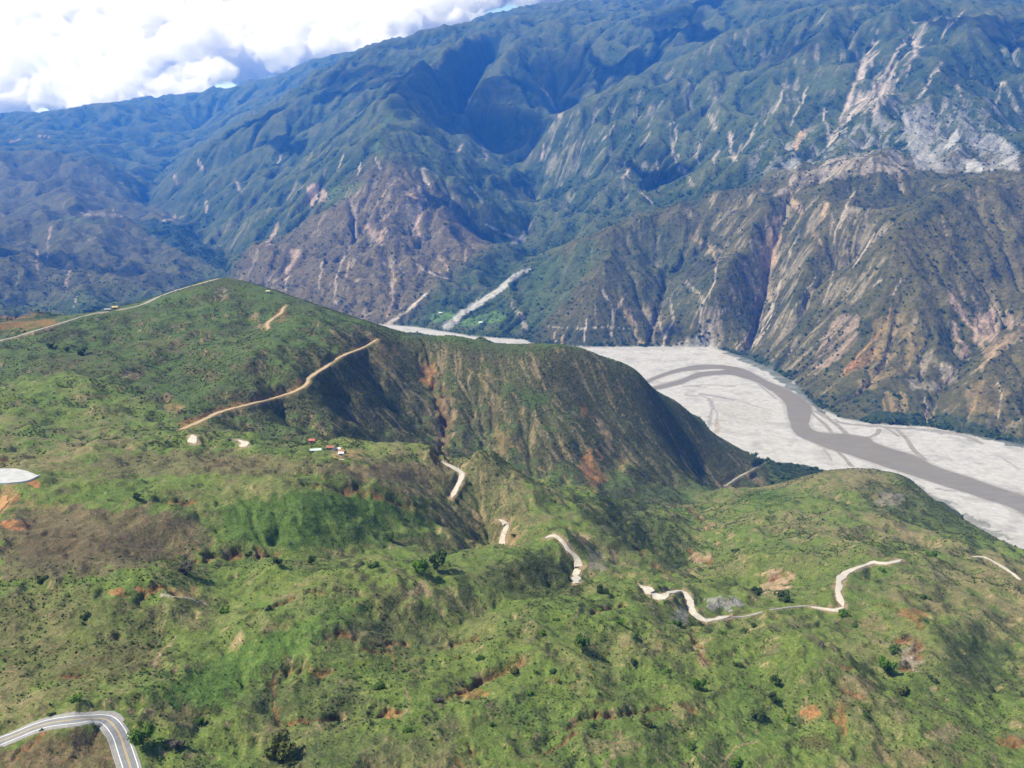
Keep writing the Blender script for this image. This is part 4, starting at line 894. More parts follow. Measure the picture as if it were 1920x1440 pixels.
# two more clouds of the same sky drift high over the far slopes, out of the picture; their shadows lie on the mountains
def overhead(name, target, lift, n, spread, r, seed, label):
    g = random.Random(seed); t = lift / SUN_DIR.z; out = []
    c = Vector(target) + SUN_DIR * t
    for k in range(n):
        out.append((c.x + g.gauss(0, spread), c.y + g.gauss(0, spread * .8), c.z + g.uniform(0, 150), r * g.uniform(.6, 1.3), .5))
    return cloud(name, out, 120.0, .006, seed, label)
for k, (px, py, D, lift, n, sp, r, lb) in enumerate([
    (900, 230, 6700, 2700, 11, 430, 215, 'drifting cloud over the central blue ridges'), (640, 180, 7700, 2700, 12, 330, 300, 'drifting cloud over the left central crest'), (1180, 90, 7300, 2600, 12, 420, 300, 'drifting cloud over the ridge behind the big right mountain'),
    (1290, 500, 3150, 3000, 7, 110, 110, 'small drifting cloud over the middle mountain'), (1210, 330, 5000, 3000, 8, 190, 160, 'small drifting cloud over the foot of the big right mountain'),
    (1480, 130, 5600, 2600, 7, 190, 140, 'small drifting cloud over the big right mountain'), (490, 260, 7000, 2800, 9, 220, 190, 'small drifting cloud over the left central spur'), (60, 500, 4500, 3000, 8, 220, 180, 'small drifting cloud over the low left foothill'),
    (880, 400, 4700, 3000, 8, 170, 140, 'small drifting cloud over the side valley'), (1850, 100, 5200, 2600, 8, 260, 170, 'small drifting cloud behind the right peak')]):
    overhead('drifting_cloud', P(px, py, D), lift, n, sp, r, 41 + k, lb)
# ------------------------------------------------------------------ helpers for built things
def link_mesh(name, verts, faces, mat=None, parent=None, smooth=False):
    me = bpy.data.meshes.new(name); me.from_pydata([tuple(map(float, v)) for v in verts], [], faces); me.update()
    if smooth: me.polygons.foreach_set('use_smooth', [True] * len(me.polygons))
    if mat: me.materials.append(mat)
    o = bpy.data.objects.new(name, me); COL.objects.link(o)
    if parent: o.parent = parent
    return o

def plain_mat(name, col, rough=.9, noise=.15, scale=1.0, spec=.2):
    m, nt, b = new_mat(name)
    b.inputs['Roughness'].default_value = rough; b.inputs['Specular IOR Level'].default_value = spec
    N = nt.nodes; geo = N.new('ShaderNodeNewGeometry'); nz = N.new('ShaderNodeTexNoise')
    nz.inputs['Scale'].default_value = scale; nz.inputs['Detail'].default_value = 5
    nt.links.new(geo.outputs['Position'], nz.inputs['Vector'])
    mr = N.new('ShaderNodeMapRange'); mr.inputs['From Min'].default_value = .3; mr.inputs['From Max'].default_value = .7
    mr.inputs['To Min'].default_value = 1 - noise; mr.inputs['To Max'].default_value = 1 + noise
    nt.links.new(nz.outputs['Fac'], mr.inputs['Value'])
    mx = N.new('ShaderNodeVectorMath'); mx.operation = 'SCALE'; mx.inputs[0].default_value = col
    nt.links.new(mr.outputs[0], mx.inputs['Scale']); nt.links.new(mx.outputs[0], b.inputs['Base Color'])
    return m

def ribbon(name, ln, offs, mat, lift=0.0, seed=0, ragged=0.0, parent=None, drop=None):
    """strip along a line; offs = the sideways positions of its edges"""
    t = np.gradient(ln[:, :2], axis=0); t /= np.linalg.norm(t, axis=1)[:, None] + 1e-9
    nrm = np.stack([t[:, 1], -t[:, 0]], 1)
    g = np.random.default_rng(seed); V = []; F = []; n = len(ln)
    cols = list(offs)
    rag = [np.convolve(g.normal(size=n + 4), np.ones(5) / 5, 'valid')[:n] * ragged for _ in cols]
    if drop: cols = [offs[0] - .6] + cols + [offs[-1] + .6]; rag = [rag[0]] + rag + [rag[-1]]
    m = len(cols)
    L_ = np.concatenate([[0], np.cumsum(np.hypot(*np.diff(ln[:, :2], axis=0).T))]); tp = np.clip(.25 + np.minimum(L_, L_[-1] - L_) / 9.0, 0, 1) if ragged and drop else np.ones(n)
    for i in range(n):
        for c in range(m):
            o = (cols[c] + rag[c][i] * (1 if c < m / 2 else -1)) * tp[i]
            zz = ln[i, 2] + lift - (drop if drop and c in (0, m - 1) else 0)
            V.append((ln[i, 0] + nrm[i, 0] * o, ln[i, 1] + nrm[i, 1] * o, zz))
    for i in range(n - 1):
        for c in range(m - 1):
            F.append((i * m + c, i * m + c + 1, (i + 1) * m + c + 1, (i + 1) * m + c))
    return link_mesh(name, V, F, mat, parent)

# ------------------------------------------------------------------ roads
m_dirt = plain_mat('pale_dirt', (.40, .365, .305), .95, .14, .35)
m_tan = plain_mat('tan_dirt', (.32, .235, .14), .95, .18, .35)
m_orange = plain_mat('orange_dirt', (.32, .18, .075), .95, .18, .3)
m_greyroad = plain_mat('grey_gravel', (.24, .225, .195), .95, .18, .3)
m_asphalt = plain_mat('worn_asphalt', (.165, .17, .18), .85, .12, .5)
m_shoulder = plain_mat('concrete_shoulder', (.215, .21, .20), .9, .12, .6)
m_white = plain_mat('white_road_paint', (.62, .62, .60), .7, .08, 2)
m_yellow = plain_mat('yellow_road_paint', (.44, .32, .12), .7, .1, 2)
for k, (nm, ln, wd, lb) in enumerate(ROADS):
    if nm == 'paved_road':
        h = wd / 2
        rd = ribbon('paved_road', ln, (-h + 1.0, 0, h - 1.0), m_asphalt, .10, 1)
        tag(rd, lb, 'road', kind='structure')
        ribbon('shoulder', ln, (-h + .2, -h + 1.0), m_shoulder, .10, 2, .12, rd, .8)
        ribbon('shoulder', ln, (h - 1.0, h + .5), m_shoulder, .10, 3, .12, rd, .8)
        ribbon('edge_line', ln, (-h + 1.15, -h + 1.45), m_white, .125, 4, 0, rd)
        ribbon('edge_line', ln, (h - 1.45, h - 1.15), m_white, .125, 5, 0, rd)
        ribbon('centre_line', ln, (-.30, -.10), m_yellow, .125, 6, 0, rd)
        ribbon('centre_line', ln, (.10, .30), m_yellow, .125, 7, 0, rd)
        # wide concrete apron on the outside of the bend
        t_ = np.gradient(ln[:, :2], axis=0); t_ /= np.linalg.norm(t_, axis=1)[:, None]
        pxs = 960 + FPX * ln[:, 0] / (ln[:, 1] * CP - ln[:, 2] * SP)
        sel = [i for i in range(len(ln)) if 15 < pxs[i] < 216]
        V = []; F = []
        for q, i in enumerate(sel):
            wide = .4 + 3.0 * (q / len(sel)) ** 1.2 * min(1, (len(sel) - q) / 7)
            for o_ in (-h + .3, -h + .3 - wide, -h + .1 - wide):
                V.append((ln[i, 0] + t_[i, 1] * o_, ln[i, 1] - t_[i, 0] * o_, ln[i, 2] + (.095 if o_ != -h + .1 - wide else -.8)))
        for q in range(len(sel) - 1):
            for c in (0, 1): F.append((q * 3 + c, q * 3 + c + 1, q * 3 + c + 4, q * 3 + c + 3))
        link_mesh('apron', V, F, m_shoulder, rd)
    else:
        mt = m_greyroad if nm == 'ridge_road' or 'dropping' in lb or nm == 'dirt_track' and 'faint' in lb else m_dirt
        if 'tan' in lb: mt = m_tan
        if 'orange' in lb: mt = m_orange
        tag(ribbon(nm, ln, (-wd / 2, 0, wd / 2), mt, .30 if ln[:, 1].mean() > 450 else .15, k, wd * .35, None, 1.2), lb, 'road', kind='structure')

# ------------------------------------------------------------------ river water
def water_mat():
    m, nt, b = new_mat('muddy_water')
    N = nt.nodes; geo = N.new('ShaderNodeNewGeometry'); mp = N.new('ShaderNodeMapping'); mp.inputs['Rotation'].default_value = (0, 0, .9); mp.inputs['Scale'].default_value = (.02, .15, .1)
    nz = N.new('ShaderNodeTexNoise'); nz.inputs['Scale'].default_value = 1; nz.inputs['Detail'].default_value = 6
    rp = N.new('ShaderNodeValToRGB'); rp.color_ramp.elements[0].color = (.142, .127, .100, 1); rp.color_ramp.elements[1].color = (.178, .160, .128, 1)
    rp.color_ramp.elements[0].position = .35; rp.color_ramp.elements[1].position = .65
    nt.links.new(geo.outputs['Position'], mp.inputs['Vector']); nt.links.new(mp.outputs[0], nz.inputs['Vector']); nt.links.new(nz.outputs['Fac'], rp.inputs[0]); nt.links.new(rp.outputs[0], b.inputs['Base Color'])
    b.inputs['Roughness'].default_value = .35; b.inputs['Specular IOR Level'].default_value = .3
    bp = N.new('ShaderNodeBump'); bp.inputs['Strength'].default_value = .15; bp.inputs['Distance'].default_value = .5; nt.links.new(nz.outputs['Fac'], bp.inputs['Height']); nt.links.new(bp.outputs[0], b.inputs['Normal'])
    return m
m_water = water_mat()
def zq(x, y): return R(1280 + x / 3.0, 480 + y / 3.0, ZR + .25)
def level_sheet(name, pts, mat, z, rag=0.0, seed=0):
    p = spline(list(pts) + [pts[0]], 14)[:-1]
    g = np.random.default_rng(seed); p[:, :2] += g.normal(size=(len(p), 2)) * rag
    bm = bmesh.new()
    vs = [bm.verts.new((q[0], q[1], z)) for q in p]
    es = [bm.edges.new((vs[i], vs[(i + 1) % len(vs)])) for i in range(len(vs))]
    bmesh.ops.triangle_fill(bm, use_beauty=True, edges=es)
    for f in bm.faces:
        if f.normal.z < 0: f.normal_flip()
    me = bpy.data.meshes.new(name); bm.to_mesh(me); bm.free(); me.materials.append(mat)
    o = bpy.data.objects.new(name, me); COL.objects.link(o); return o
main = MAIN_PX
tag(level_sheet('river', [zq(*p) for p in main], m_water, ZR + .25, 1.0, 1), 'grey brown muddy river winding through the gravel bed', 'river', kind='structure')
m_side = plain_mat('silty_water', (.195, .18, .15), .6, .18, .08)
for k, (pts, wd) in enumerate([([(722, 880), (770, 920), (812, 960), (840, 1000)], 9), ([(740, 868), (800, 900), (860, 945), (925, 1003)], 14), ([(850, 915), (900, 940), (1000, 953), (1200, 966), (1400, 978), (1550, 1002), (1640, 1030), (1690, 1056)], 6), ([(1105, 972), (1092, 1000), (1040, 1020)], 9), ([(1140, 966), (1180, 990), (1215, 1015)], 7), ([(1205, 972), (1262, 1030), (1290, 1075), (1320, 1110), (1365, 1148)], 10), ([(870, 1100), (915, 1140), (955, 1185)], 13), ([(430, 722), (480, 765), (525, 802)], 5)]):
    ln = spline([zq(*p) for p in pts], 12); ln[:, 2] = ZR + .22
    tag(ribbon('side_channel', ln, (-wd / 2, wd / 2), m_side, 0, k, wd * .2), 'narrow muddy side channel in the gravel', 'river', kind='structure')

# ------------------------------------------------------------------ white terrace
m_conc = plain_mat('pale_concrete', (.34, .34, .335), .85, .16, .2)
m_wall = plain_mat('white_wall', (.55, .54, .52), .85, .06, .5)
n = len(terrace_pts)
V = [(p[0], p[1], tz + .25) for p in terrace_pts] + [(p[0], p[1], tz - 3) for p in terrace_pts]
tr = bpy.data.objects.new('terrace', None); COL.objects.link(tr)
tr.location = np.mean(terrace_pts, 0)
tag(tr, 'white concrete terrace with a low wall cut into the slope at the left edge', 'terrace')
def kid(o, root):
    o.parent = root; o.matrix_parent_inverse = Matrix.Translation(root.location).inverted(); return o
kid(link_mesh('slab', V, [tuple(range(n))] + [(i, n + i, n + (i + 1) % n, (i + 1) % n) for i in range(n)], m_conc), tr)
wl = spline([R(x, y, tz) for x, y in [(-60, 909), (0, 908), (24, 907), (52, 903), (74, 893)]], 2)
V = []; F = []
t = np.gradient(wl[:, :2], axis=0); t /= np.linalg.norm(t, axis=1)[:, None]
for i, p in enumerate(wl):
    nx, ny = t[i, 1], -t[i, 0]
    for a, zz in ((-.25, -2.5), (-.25, 1.1), (.25, 1.1), (.25, -2.5)): V.append((p[0] + nx * a, p[1] + ny * a, tz + zz))
for i in range(len(wl) - 1):
    for c in range(3): F.append((i * 4 + c, (i + 1) * 4 + c, (i + 1) * 4 + c + 1, i * 4 + c + 1))
F += [(0, 1, 2, 3), tuple(len(V) - 4 + c for c in (3, 2, 1, 0))]
kid(link_mesh('parapet', V, F, m_wall), tr)

# ------------------------------------------------------------------ houses
def house(name, px, py, w, d, h, rise, rot, wallc, roofc, label, cat='house', near=None, flat=False):
    c = hit(px, py, near); z = float(bil(H, c[0], c[1]))
    root = bpy.data.objects.new(name, None); COL.objects.link(root)
    root.location = (c[0], c[1], z); root.rotation_euler = (0, 0, math.radians(rot))
    tag(root, label, cat)
    mw = plain_mat('plaster', wallc, .9, .08, .4); mr_ = plain_mat('roofing', roofc, .85, .2, .9)
    a, b = w / 2, d / 2
    V = [(-a, -b, -1.5), (a, -b, -1.5), (a, b, -1.5), (-a, b, -1.5), (-a, -b, h), (a, -b, h), (a, b, h), (-a, b, h), (-a, 0, h + rise), (a, 0, h + rise)]
    link_mesh('wall', V, [(0, 1, 5, 4), (2, 3, 7, 6), (1, 2, 6, 9, 5), (3, 0, 4, 8, 7)], mw, root)
    e = .55; th = .18; s = rise / b
    def slope_pts(sg, up):
        return [(-a - e, sg * (b + e), h - e * s + up), (a + e, sg * (b + e), h - e * s + up), (a + e, 0, h + rise + up), (-a - e, 0, h + rise + up)]
    for sg in (-1, 1):
        P1 = slope_pts(sg, .02); P2 = slope_pts(sg, .02 + th)
        F = [(0, 1, 2, 3), (7, 6, 5, 4), (0, 4, 5, 1), (1, 5, 6, 2), (2, 6, 7, 3), (3, 7, 4, 0)]
        link_mesh('roof', P1 + P2, F if sg > 0 else [f[::-1] for f in F], mr_, root)
    def panel(nm, x0, x1, z0, z1, col):
        link_mesh(nm, [(x0, -b - .05, z0), (x1, -b - .05, z0), (x1, -b - .05, z1), (x0, -b - .05, z1), (x0, -b + .05, z0), (x1, -b + .05, z0), (x1, -b + .05, z1), (x0, -b + .05, z1)],
                  [(0, 1, 2, 3), (1, 5, 6, 2), (4, 0, 3, 7), (3, 2, 6, 7)], plain_mat(nm, col, .6), root)
    panel('door', -a * .15, a * .25, 0, 2.1, (.12, .08, .05))
    panel('window', -a * .75, -a * .4, 1.0, 2.0, (.05, .06, .07)); panel('window', a * .45, a * .8, 1.0, 2.0, (.05, .06, .07))
    return root
RED = (.25, .11, .075)
house('shed', 592, 848, 8.5, 5, 2.4, .7, 12, (.4, .4, .36), (.38, .44, .40), 'long low shed with pale greenish roof left of the red roofs', 'shed', 700)
house('house', 620, 843, 6, 4.5, 2.6, 1.1, -8, (.62, .5, .42), RED, 'farmhouse with a bright red roof at the left of the hamlet', near=705)
house('house', 632, 846.5, 5, 4, 2.4, 1.0, 20, (.64, .62, .58), (.60, .57, .53), 'farmhouse with a whitish roof in the middle of the hamlet', near=703)
house('house', 638, 849.5, 5, 4, 2.4, 1.0, 5, (.64, .55, .48), (.30, .15, .10), 'farmhouse with a faded red roof at the right of the hamlet', near=700)
house('hut', 640, 853.5, 3.6, 3, 2.2, .6, 0, (.68, .67, .64), (.62, .62, .62), 'tiny white hut in front of the faded red roof', 'hut', 697)
house('house', 585, 829.5, 5, 4, 2.4, 1.0, 0, (.5, .3, .26), (.38, .12, .10), 'lone small house with dull red roof behind the shed', near=730)
house('hut', 216, 579.5, 7.5, 6, 3.2, 1.4, 18, (.40, .30, .16), (.42, .32, .15), 'yellowish hut beside the ridge road', 'hut', 1340)
house('hut', 202, 583, 8, 5, 2.6, 1.0, 18, (.3, .3, .3), (.28, .28, .29), 'grey hut beside the ridge road next to the yellowish one', 'hut', 1335)
house('hut', 503, 549, 6, 5, 2.8, 1.2, 0, (.36, .33, .24), (.38, .34, .22), 'pale yellow hut on the far shoulder of the dark hill', 'hut', 1420)
house('house', 901, 606, 14, 9, 4, 2, 10, (.72, .72, .70), (.66, .68, .70), 'white farmhouse among the green river fields', near=3450)
house('house', 826, 588, 12, 8, 4, 2, -20, (.6, .62, .66), (.5, .55, .62), 'small pale farmhouse beside the upper river field', near=3600)
house('house', 438, 478, 30, 16, 7, 4, 0, (.72, .74, .76), (.70, .72, .76), 'far white house at the mouth of the left valley', near=5400)
patch_yard = [hit(*p, 695) for p in [(622, 852), (634, 852), (646, 863), (636, 862)]]
V = [(p[0], p[1], bil(H, p[0], p[1]) + .45) for p in patch_yard]
tag(link_mesh('yard', V + [(v[0], v[1], v[2] - 2) for v in V], [(0, 1, 2, 3)[::-1]] + [(i, (i + 1) % 4, 4 + (i + 1) % 4, 4 + i) for i in range(4)], plain_mat('pink_paving', (.52, .42, .36), .9, .1, .4)), 'pale pinkish paved yard', 'yard', kind='structure')
# ------------------------------------------------------------------ bushes and trees
def leaf_mat(name, ramp, per_object=True):
    m, nt, b = new_mat(name)
    N = nt.nodes; oi = N.new('ShaderNodeObjectInfo'); rp = N.new('ShaderNodeValToRGB')
    e = rp.color_ramp.elements
    for k, (p, c) in enumerate(ramp):
        if k < 2: e[k].position = p; e[k].color = (*c, 1)
        else:
            x = e.new(p); x.color = (*c, 1)
    nt.links.new(oi.outputs['Random'], rp.inputs[0])
    geo = N.new('ShaderNodeNewGeometry'); mr = N.new('ShaderNodeMapRange'); mr.inputs['To Min'].default_value = .6; mr.inputs['To Max'].default_value = 1.4
    nt.links.new(geo.outputs['Random Per Island'], mr.inputs['Value'])
    mx = N.new('ShaderNodeVectorMath'); mx.operation = 'SCALE'
    nt.links.new(rp.outputs[0], mx.inputs[0]); nt.links.new(mr.outputs[0], mx.inputs['Scale']); nt.links.new(mx.outputs[0], b.inputs['Base Color'])
    b.inputs['Roughness'].default_value = .8
    tr = N.new('ShaderNodeBsdfTranslucent'); ms = N.new('ShaderNodeMixShader'); ms.inputs[0].default_value = .25
    out = [n for n in N if n.type == 'OUTPUT_MATERIAL'][0]
    nt.links.new(mx.outputs[0], tr.inputs[0]); nt.links.new(b.outputs[0], ms.inputs[1]); nt.links.new(tr.outputs[0], ms.inputs[2]); nt.links.new(ms.outputs[0], out.inputs[0])
    return m

def crown_mesh(name, seed, n, leaf, lobes=5, flat=.75):
    """leaf clumps on and in a few lobes; about 1 unit in radius, standing on z = 0"""
    g = random.Random(seed); V = []; F = []
    lb = [(g.uniform(-.1, .1), g.uniform(-.1, .1), .5 * flat, .5)]
    for k in range(lobes):
        a = g.uniform(0, 6.283); r = g.uniform(.3, .72)
        lb.append((r * math.cos(a), r * math.sin(a), g.uniform(.2, 1.05) * flat, g.uniform(.2, .46)))
    for k in range(n):
        cx, cy, cz, cr_ = g.choice(lb)
        d = Vector((g.gauss(0, 1), g.gauss(0, 1), g.gauss(.25, 1))).normalized()
        p = Vector((cx, cy, cz)) + d * cr_ * g.uniform(.7, 1.08)
        p.z = max(p.z * 1.0, .03)
        nrm = (d + Vector((g.gauss(0, .5), g.gauss(0, .5), g.gauss(.3, .5)))).normalized()
        t = nrm.orthogonal().normalized(); t.rotate(Matrix.Rotation(g.uniform(0, 6.283), 3, nrm)); bt = nrm.cross(t)
        s = leaf * g.uniform(.6, 1.35); i = len(V)
        bend = nrm * s * .35
        V += [p + t * s, p + bt * s * .7 + bend * .4, p - t * s * .9, p - bt * s * .75 - bend * .2]
        F += [(i, i + 1, i + 2, i + 3)]
    me = bpy.data.meshes.new(name); me.from_pydata([tuple(v) for v in V], [], F); me.update()
    me.polygons.foreach_set('use_smooth', [True] * len(F))
    return me

def trunk_mesh(name, seed, h=.6):
    g = random.Random(seed); V = []; F = []
    def limb(a, b, r0, r1):
        a = Vector(a); b = Vector(b); d = (b - a).normalized(); u = d.orthogonal().normalized(); v = d.cross(u); i = len(V)
        for (c, r) in ((a, r0), ((a + b) / 2 + u * r0 * .4, (r0 + r1) / 2), (b, r1)):
            for k in range(6): V.append(c + (u * math.cos(k * 1.047) + v * math.sin(k * 1.047)) * r)
        for s in range(2):
            for k in range(6): F.append((i + s * 6 + k, i + s * 6 + (k + 1) % 6, i + s * 6 + 6 + (k + 1) % 6, i + s * 6 + 6 + k))
    limb((0, 0, -.15), (.02, .01, h * .6), .06, .045)
    for k in range(5):
        a = k * 1.256 + g.uniform(-.3, .3); r = g.uniform(.3, .5)
        limb((.02, .01, h * g.uniform(.35, .6)), (r * math.cos(a), r * math.sin(a), h * g.uniform(.9, 1.4)), .035, .012)
    me = bpy.data.meshes.new(name); me.from_pydata([tuple(v) for v in V], [], F); me.update(); return me

KIND = {
    'bright': leaf_mat('bright_leaves', [(0, (.072, .145, .020)), (1, (.085, .155, .026))]),
    'green': leaf_mat('green_leaves', [(0, (.05, .10, .022)), (1, (.075, .125, .03))]),
    'dark': leaf_mat('dark_leaves', [(0, (.034, .060, .020)), (1, (.046, .074, .026))]),
    'olive': leaf_mat('olive_leaves', [(0, (.085, .10, .03)), (1, (.11, .115, .04))]),
    'yellow': leaf_mat('yellowish_leaves', [(0, (.16, .16, .03)), (1, (.19, .17, .04))]),
    'grey': leaf_mat('grey_twigs', [(0, (.085, .085, .065)), (1, (.11, .10, .08))]),
}
m_bark = plain_mat('bark', (.09, .07, .05), .95, .2, 3)
big_crowns = [crown_mesh('crown', 50 + k, 900, .10, 8, .85) for k in range(4)]
small_crowns = [crown_mesh('crown', 80 + k, 300, .15, 5, .7) for k in range(5)]
trunks = [trunk_mesh('trunk', 20 + k) for k in range(3)]
for me in big_crowns + small_crowns: me.materials.append(KIND['green'])
for me in trunks: me.materials.append(m_bark)
ADJ = {'bright': 'bright green', 'green': 'mid green', 'dark': 'dark green', 'olive': 'olive green', 'yellow': 'yellowish', 'grey': 'grey twiggy'}
TAKEN = []
def plant(px, py, wpx, kind, label, k, group=None, tree=False, hz_=1.0, near=None):
    c = hit(px, py + wpx * .28, near)
    dist = math.sqrt(float((c ** 2).sum())); r = wpx * .5 * dist / FPX * 1.02
    z = float(bil(H, c[0], c[1]))
    root = bpy.data.objects.new('tree' if tree else 'bush', None); COL.objects.link(root)
    root.location = (c[0], c[1], z - .05 * r); root.rotation_euler = (0, 0, (k * 2.4) % 6.28)
    me = (big_crowns if wpx >= 22 else small_crowns)[k % (4 if wpx >= 22 else 5)]
    cr_ = bpy.data.objects.new('crown', me); COL.objects.link(cr_); cr_.parent = root
    cr_.scale = (r, r * (1 + .12 * math.sin(k * 1.7)), r * hz_)
    if tree: cr_.location = (0, 0, .35 * r)
    cr_.material_slots[0].link = 'OBJECT'; cr_.material_slots[0].material = KIND[kind]
    tk = bpy.data.objects.new('trunk' if tree else 'stem', trunks[k % 3]); COL.objects.link(tk); tk.parent = root
    tk.scale = (r, r, r * (1.5 if tree else .9))
    tag(root, label, 'tree' if tree else 'bush', group)
    TAKEN.append((c[0], c[1], r))
    return root
PLANTS = [
    (268, 1388, 42, 'bright', 'bright green round tree standing at the outside of the paved bend', 1), (533, 1410, 56, 'olive', 'large olive tree at the bottom edge right of the paved bend', 1),
    (1092, 1209, 34, 'green', 'broad green tree above the long diagonal earth crack', 1), (1662, 1254, 38, 'bright', 'tall bright green tree at the head of the pale gully on the right', 1),
    (1578, 1145, 20, 'bright', 'bright green bush at the foot of the hooked white road', 0), (787, 1066, 34, 'bright', 'bright green tree left of the dark one in the wide hollow', 1), (820, 1058, 44, 'dark', 'dark broad tree right of the bright one in the wide hollow', 1),
    (730, 1006, 22, 'dark', 'dark bush alone on the green slope over the hollow', 0), (503, 1138, 16, 'dark', 'small dark bush sitting in the reddish crack on the left', 0), (420, 1143, 20, 'bright', 'light green bush left of the reddish crack', 0),
    (160, 1153, 18, 'dark', 'dark low bush alone on the left slope under the orange bank', 0), (522, 1056, 22, 'dark', 'dark tree on the orange bank of the hollow, leftmost of two', 1), (582, 1052, 20, 'dark', 'dark tree on the bank of the hollow, right of its twin', 1),
    (467, 1036, 16, 'dark', 'dark bush at the top of the orange bank', 0), (347, 1064, 36, 'grey', 'grey purple thicket at the left end of the hollow', 0), (80, 1084, 18, 'dark', 'dark bush at the left end of the brown slope', 0), (97, 1338, 12, 'dark', 'small dark bush above the paved road', 0),
    (77, 1368, 9, 'dark', 'tiny dark bush on the inner edge of the paved road', 0), (375, 1350, 22, 'green', 'green bush right of the paved bend on scrub', 0), (333, 1392, 30, 'grey', 'grey low thicket between the bright tree and the olive tree', 0), (143, 1307, 20, 'bright', 'light green low bush above the paved bend', 0),
    (700, 1058, 24, 'green', 'green bush on the left rim of the wide hollow', 0), (1160, 1162, 20, 'bright', 'bright green bush under the steep orange scarp', 0), (1043, 1160, 15, 'green', 'small green bush on the central slope below the winding road', 0), (1018, 1183, 15, 'bright', 'bright small bush left of the broad green tree', 0),
    (900, 1231, 18, 'green', 'soft green bush above the diagonal crack', 0), (962, 1254, 24, 'olive', 'olive thicket at the upper end of the diagonal crack', 0), (857, 1229, 16, 'yellow', 'yellowish bush above the diagonal crack', 0), (1003, 1257, 14, 'green', 'small green bush below the upper end of the crack', 0),
    (1038, 1256, 17, 'green', 'green bush directly above a yellow one', 0), (1043, 1272, 17, 'yellow', 'yellow bush directly below a green one', 0), (1107, 1249, 15, 'yellow', 'yellow green bush below the broad green tree', 0), (1187, 1237, 19, 'dark', 'dark bush right of the broad green tree', 0), (1250, 1252, 16, 'bright', 'bright green small bush left of the tan gully', 0),
    (993, 1298, 16, 'bright', 'bright green bush alone on the lower central grass', 0), (1108, 1356, 15, 'green', 'green bush growing in the lower right crack', 0), (1210, 1352, 26, 'olive', 'olive thicket below the long right crack', 0), (710, 1285, 24, 'green', 'green thicket on the lower left centre', 0),
    (1190, 1190, 18, 'green', 'green bush below the scarp next to the bright one', 0), (1270, 1166, 18, 'green', 'green bush under the bare rocky knoll', 0), (922, 1356, 14, 'green', 'small green bush on the lowest central grass', 0), (762, 1366, 18, 'bright', 'light green low bush near the orange hole', 0), (877, 1315, 12, 'dark', 'tiny dark bush below the diagonal crack', 0), (823, 1310, 22, 'grey', 'grey bush at the lower end of the diagonal crack', 0),
    (1653, 1067, 14, 'bright', 'small bright bush on the inside of the hooked road', 0), (1732, 1116, 18, 'green', 'green bush on the right slope past the hooked road', 0), (1470, 1117, 32, 'dark', 'dark thicket under the bare tan patch', 0), (1420, 1108, 26, 'dark', 'dark thicket left of the tan patch', 0), (1398, 1179, 20, 'green', 'green bush below the faint track, left of a pair', 0), (1413, 1172, 16, 'dark', 'dark bush below the faint track, right of a pair', 0),
    (1355, 1184, 16, 'green', 'green bush under the road that curls round the knoll', 0), (1383, 1243, 18, 'dark', 'dark bush right of the tan gully', 0), (1310, 1286, 26, 'bright', 'bright green tree below the tan gully', 1), (1410, 1286, 15, 'olive', 'olive bush between the bright tree and the tall dark one', 0), (1455, 1280, 22, 'dark', 'tall dark tree above its shorter twin', 1), (1450, 1312, 22, 'dark', 'shorter dark tree below its tall twin', 1),
    (1420, 1340, 26, 'dark', 'round dark bush below the two dark trees', 0), (1480, 1349, 20, 'bright', 'bright green bush left of the orange patch', 0), (1700, 1243, 20, 'grey', 'grey bush in the pale gully', 0), (1673, 1213, 20, 'green', 'green bush in the upper pale gully', 0), (1690, 1294, 26, 'olive', 'olive bush below the pale gully', 0), (1750, 1272, 18, 'dark', 'dark bush right of the pale gully', 0),
    (1857, 1307, 12, 'dark', 'small dark bush low on the far right slope', 0), (1540, 1206, 18, 'grey', 'grey bush on the rounded green rise', 0), (1622, 1337, 12, 'green', 'small green bush right of the orange patch', 0), (1745, 1037, 22, 'bright', 'bright bush at the upper right edge of the slope', 0), (1603, 1171, 20, 'green', 'green bush below the hooked road', 0), (1295, 1398, 20, 'green', 'green bush low in the centre right', 0), (1380, 1428, 24, 'bright', 'light green thicket at the bottom edge', 0),
    (258, 932, 16, 'dark', 'dark tree standing in the left middle meadow', 1), (155, 661, 18, 'dark', 'largest dark tree on the upper left hillside', 1), (95, 649, 12, 'dark', 'dark tree on the upper left hillside near the ridge road', 1), (125, 656, 11, 'dark', 'smallest dark tree on the upper left hillside', 1), (878, 905, 13, 'dark', 'dark bush beside the pale road bend', 0), (618, 838, 9, 'dark', 'dark tree behind the red roof', 1), (647, 848, 6, 'dark', 'tiny dark tree at the right end of the hamlet', 1),
    (965, 1002, 14, 'dark', 'dark bush right of the short pale road', 0), (1130, 1104, 26, 'dark', 'dark thicket at the foot of the winding road', 0), (1380, 1030, 18, 'dark', 'dark bush on the slope above the tan patch', 0),
]
for k, (px, py, wpx, kind, lab, tr_) in enumerate(PLANTS):
    plant(px, py, wpx, kind, lab, k, 'lone bushes and trees on the near slope', bool(tr_), 1.1 if tr_ else .85)

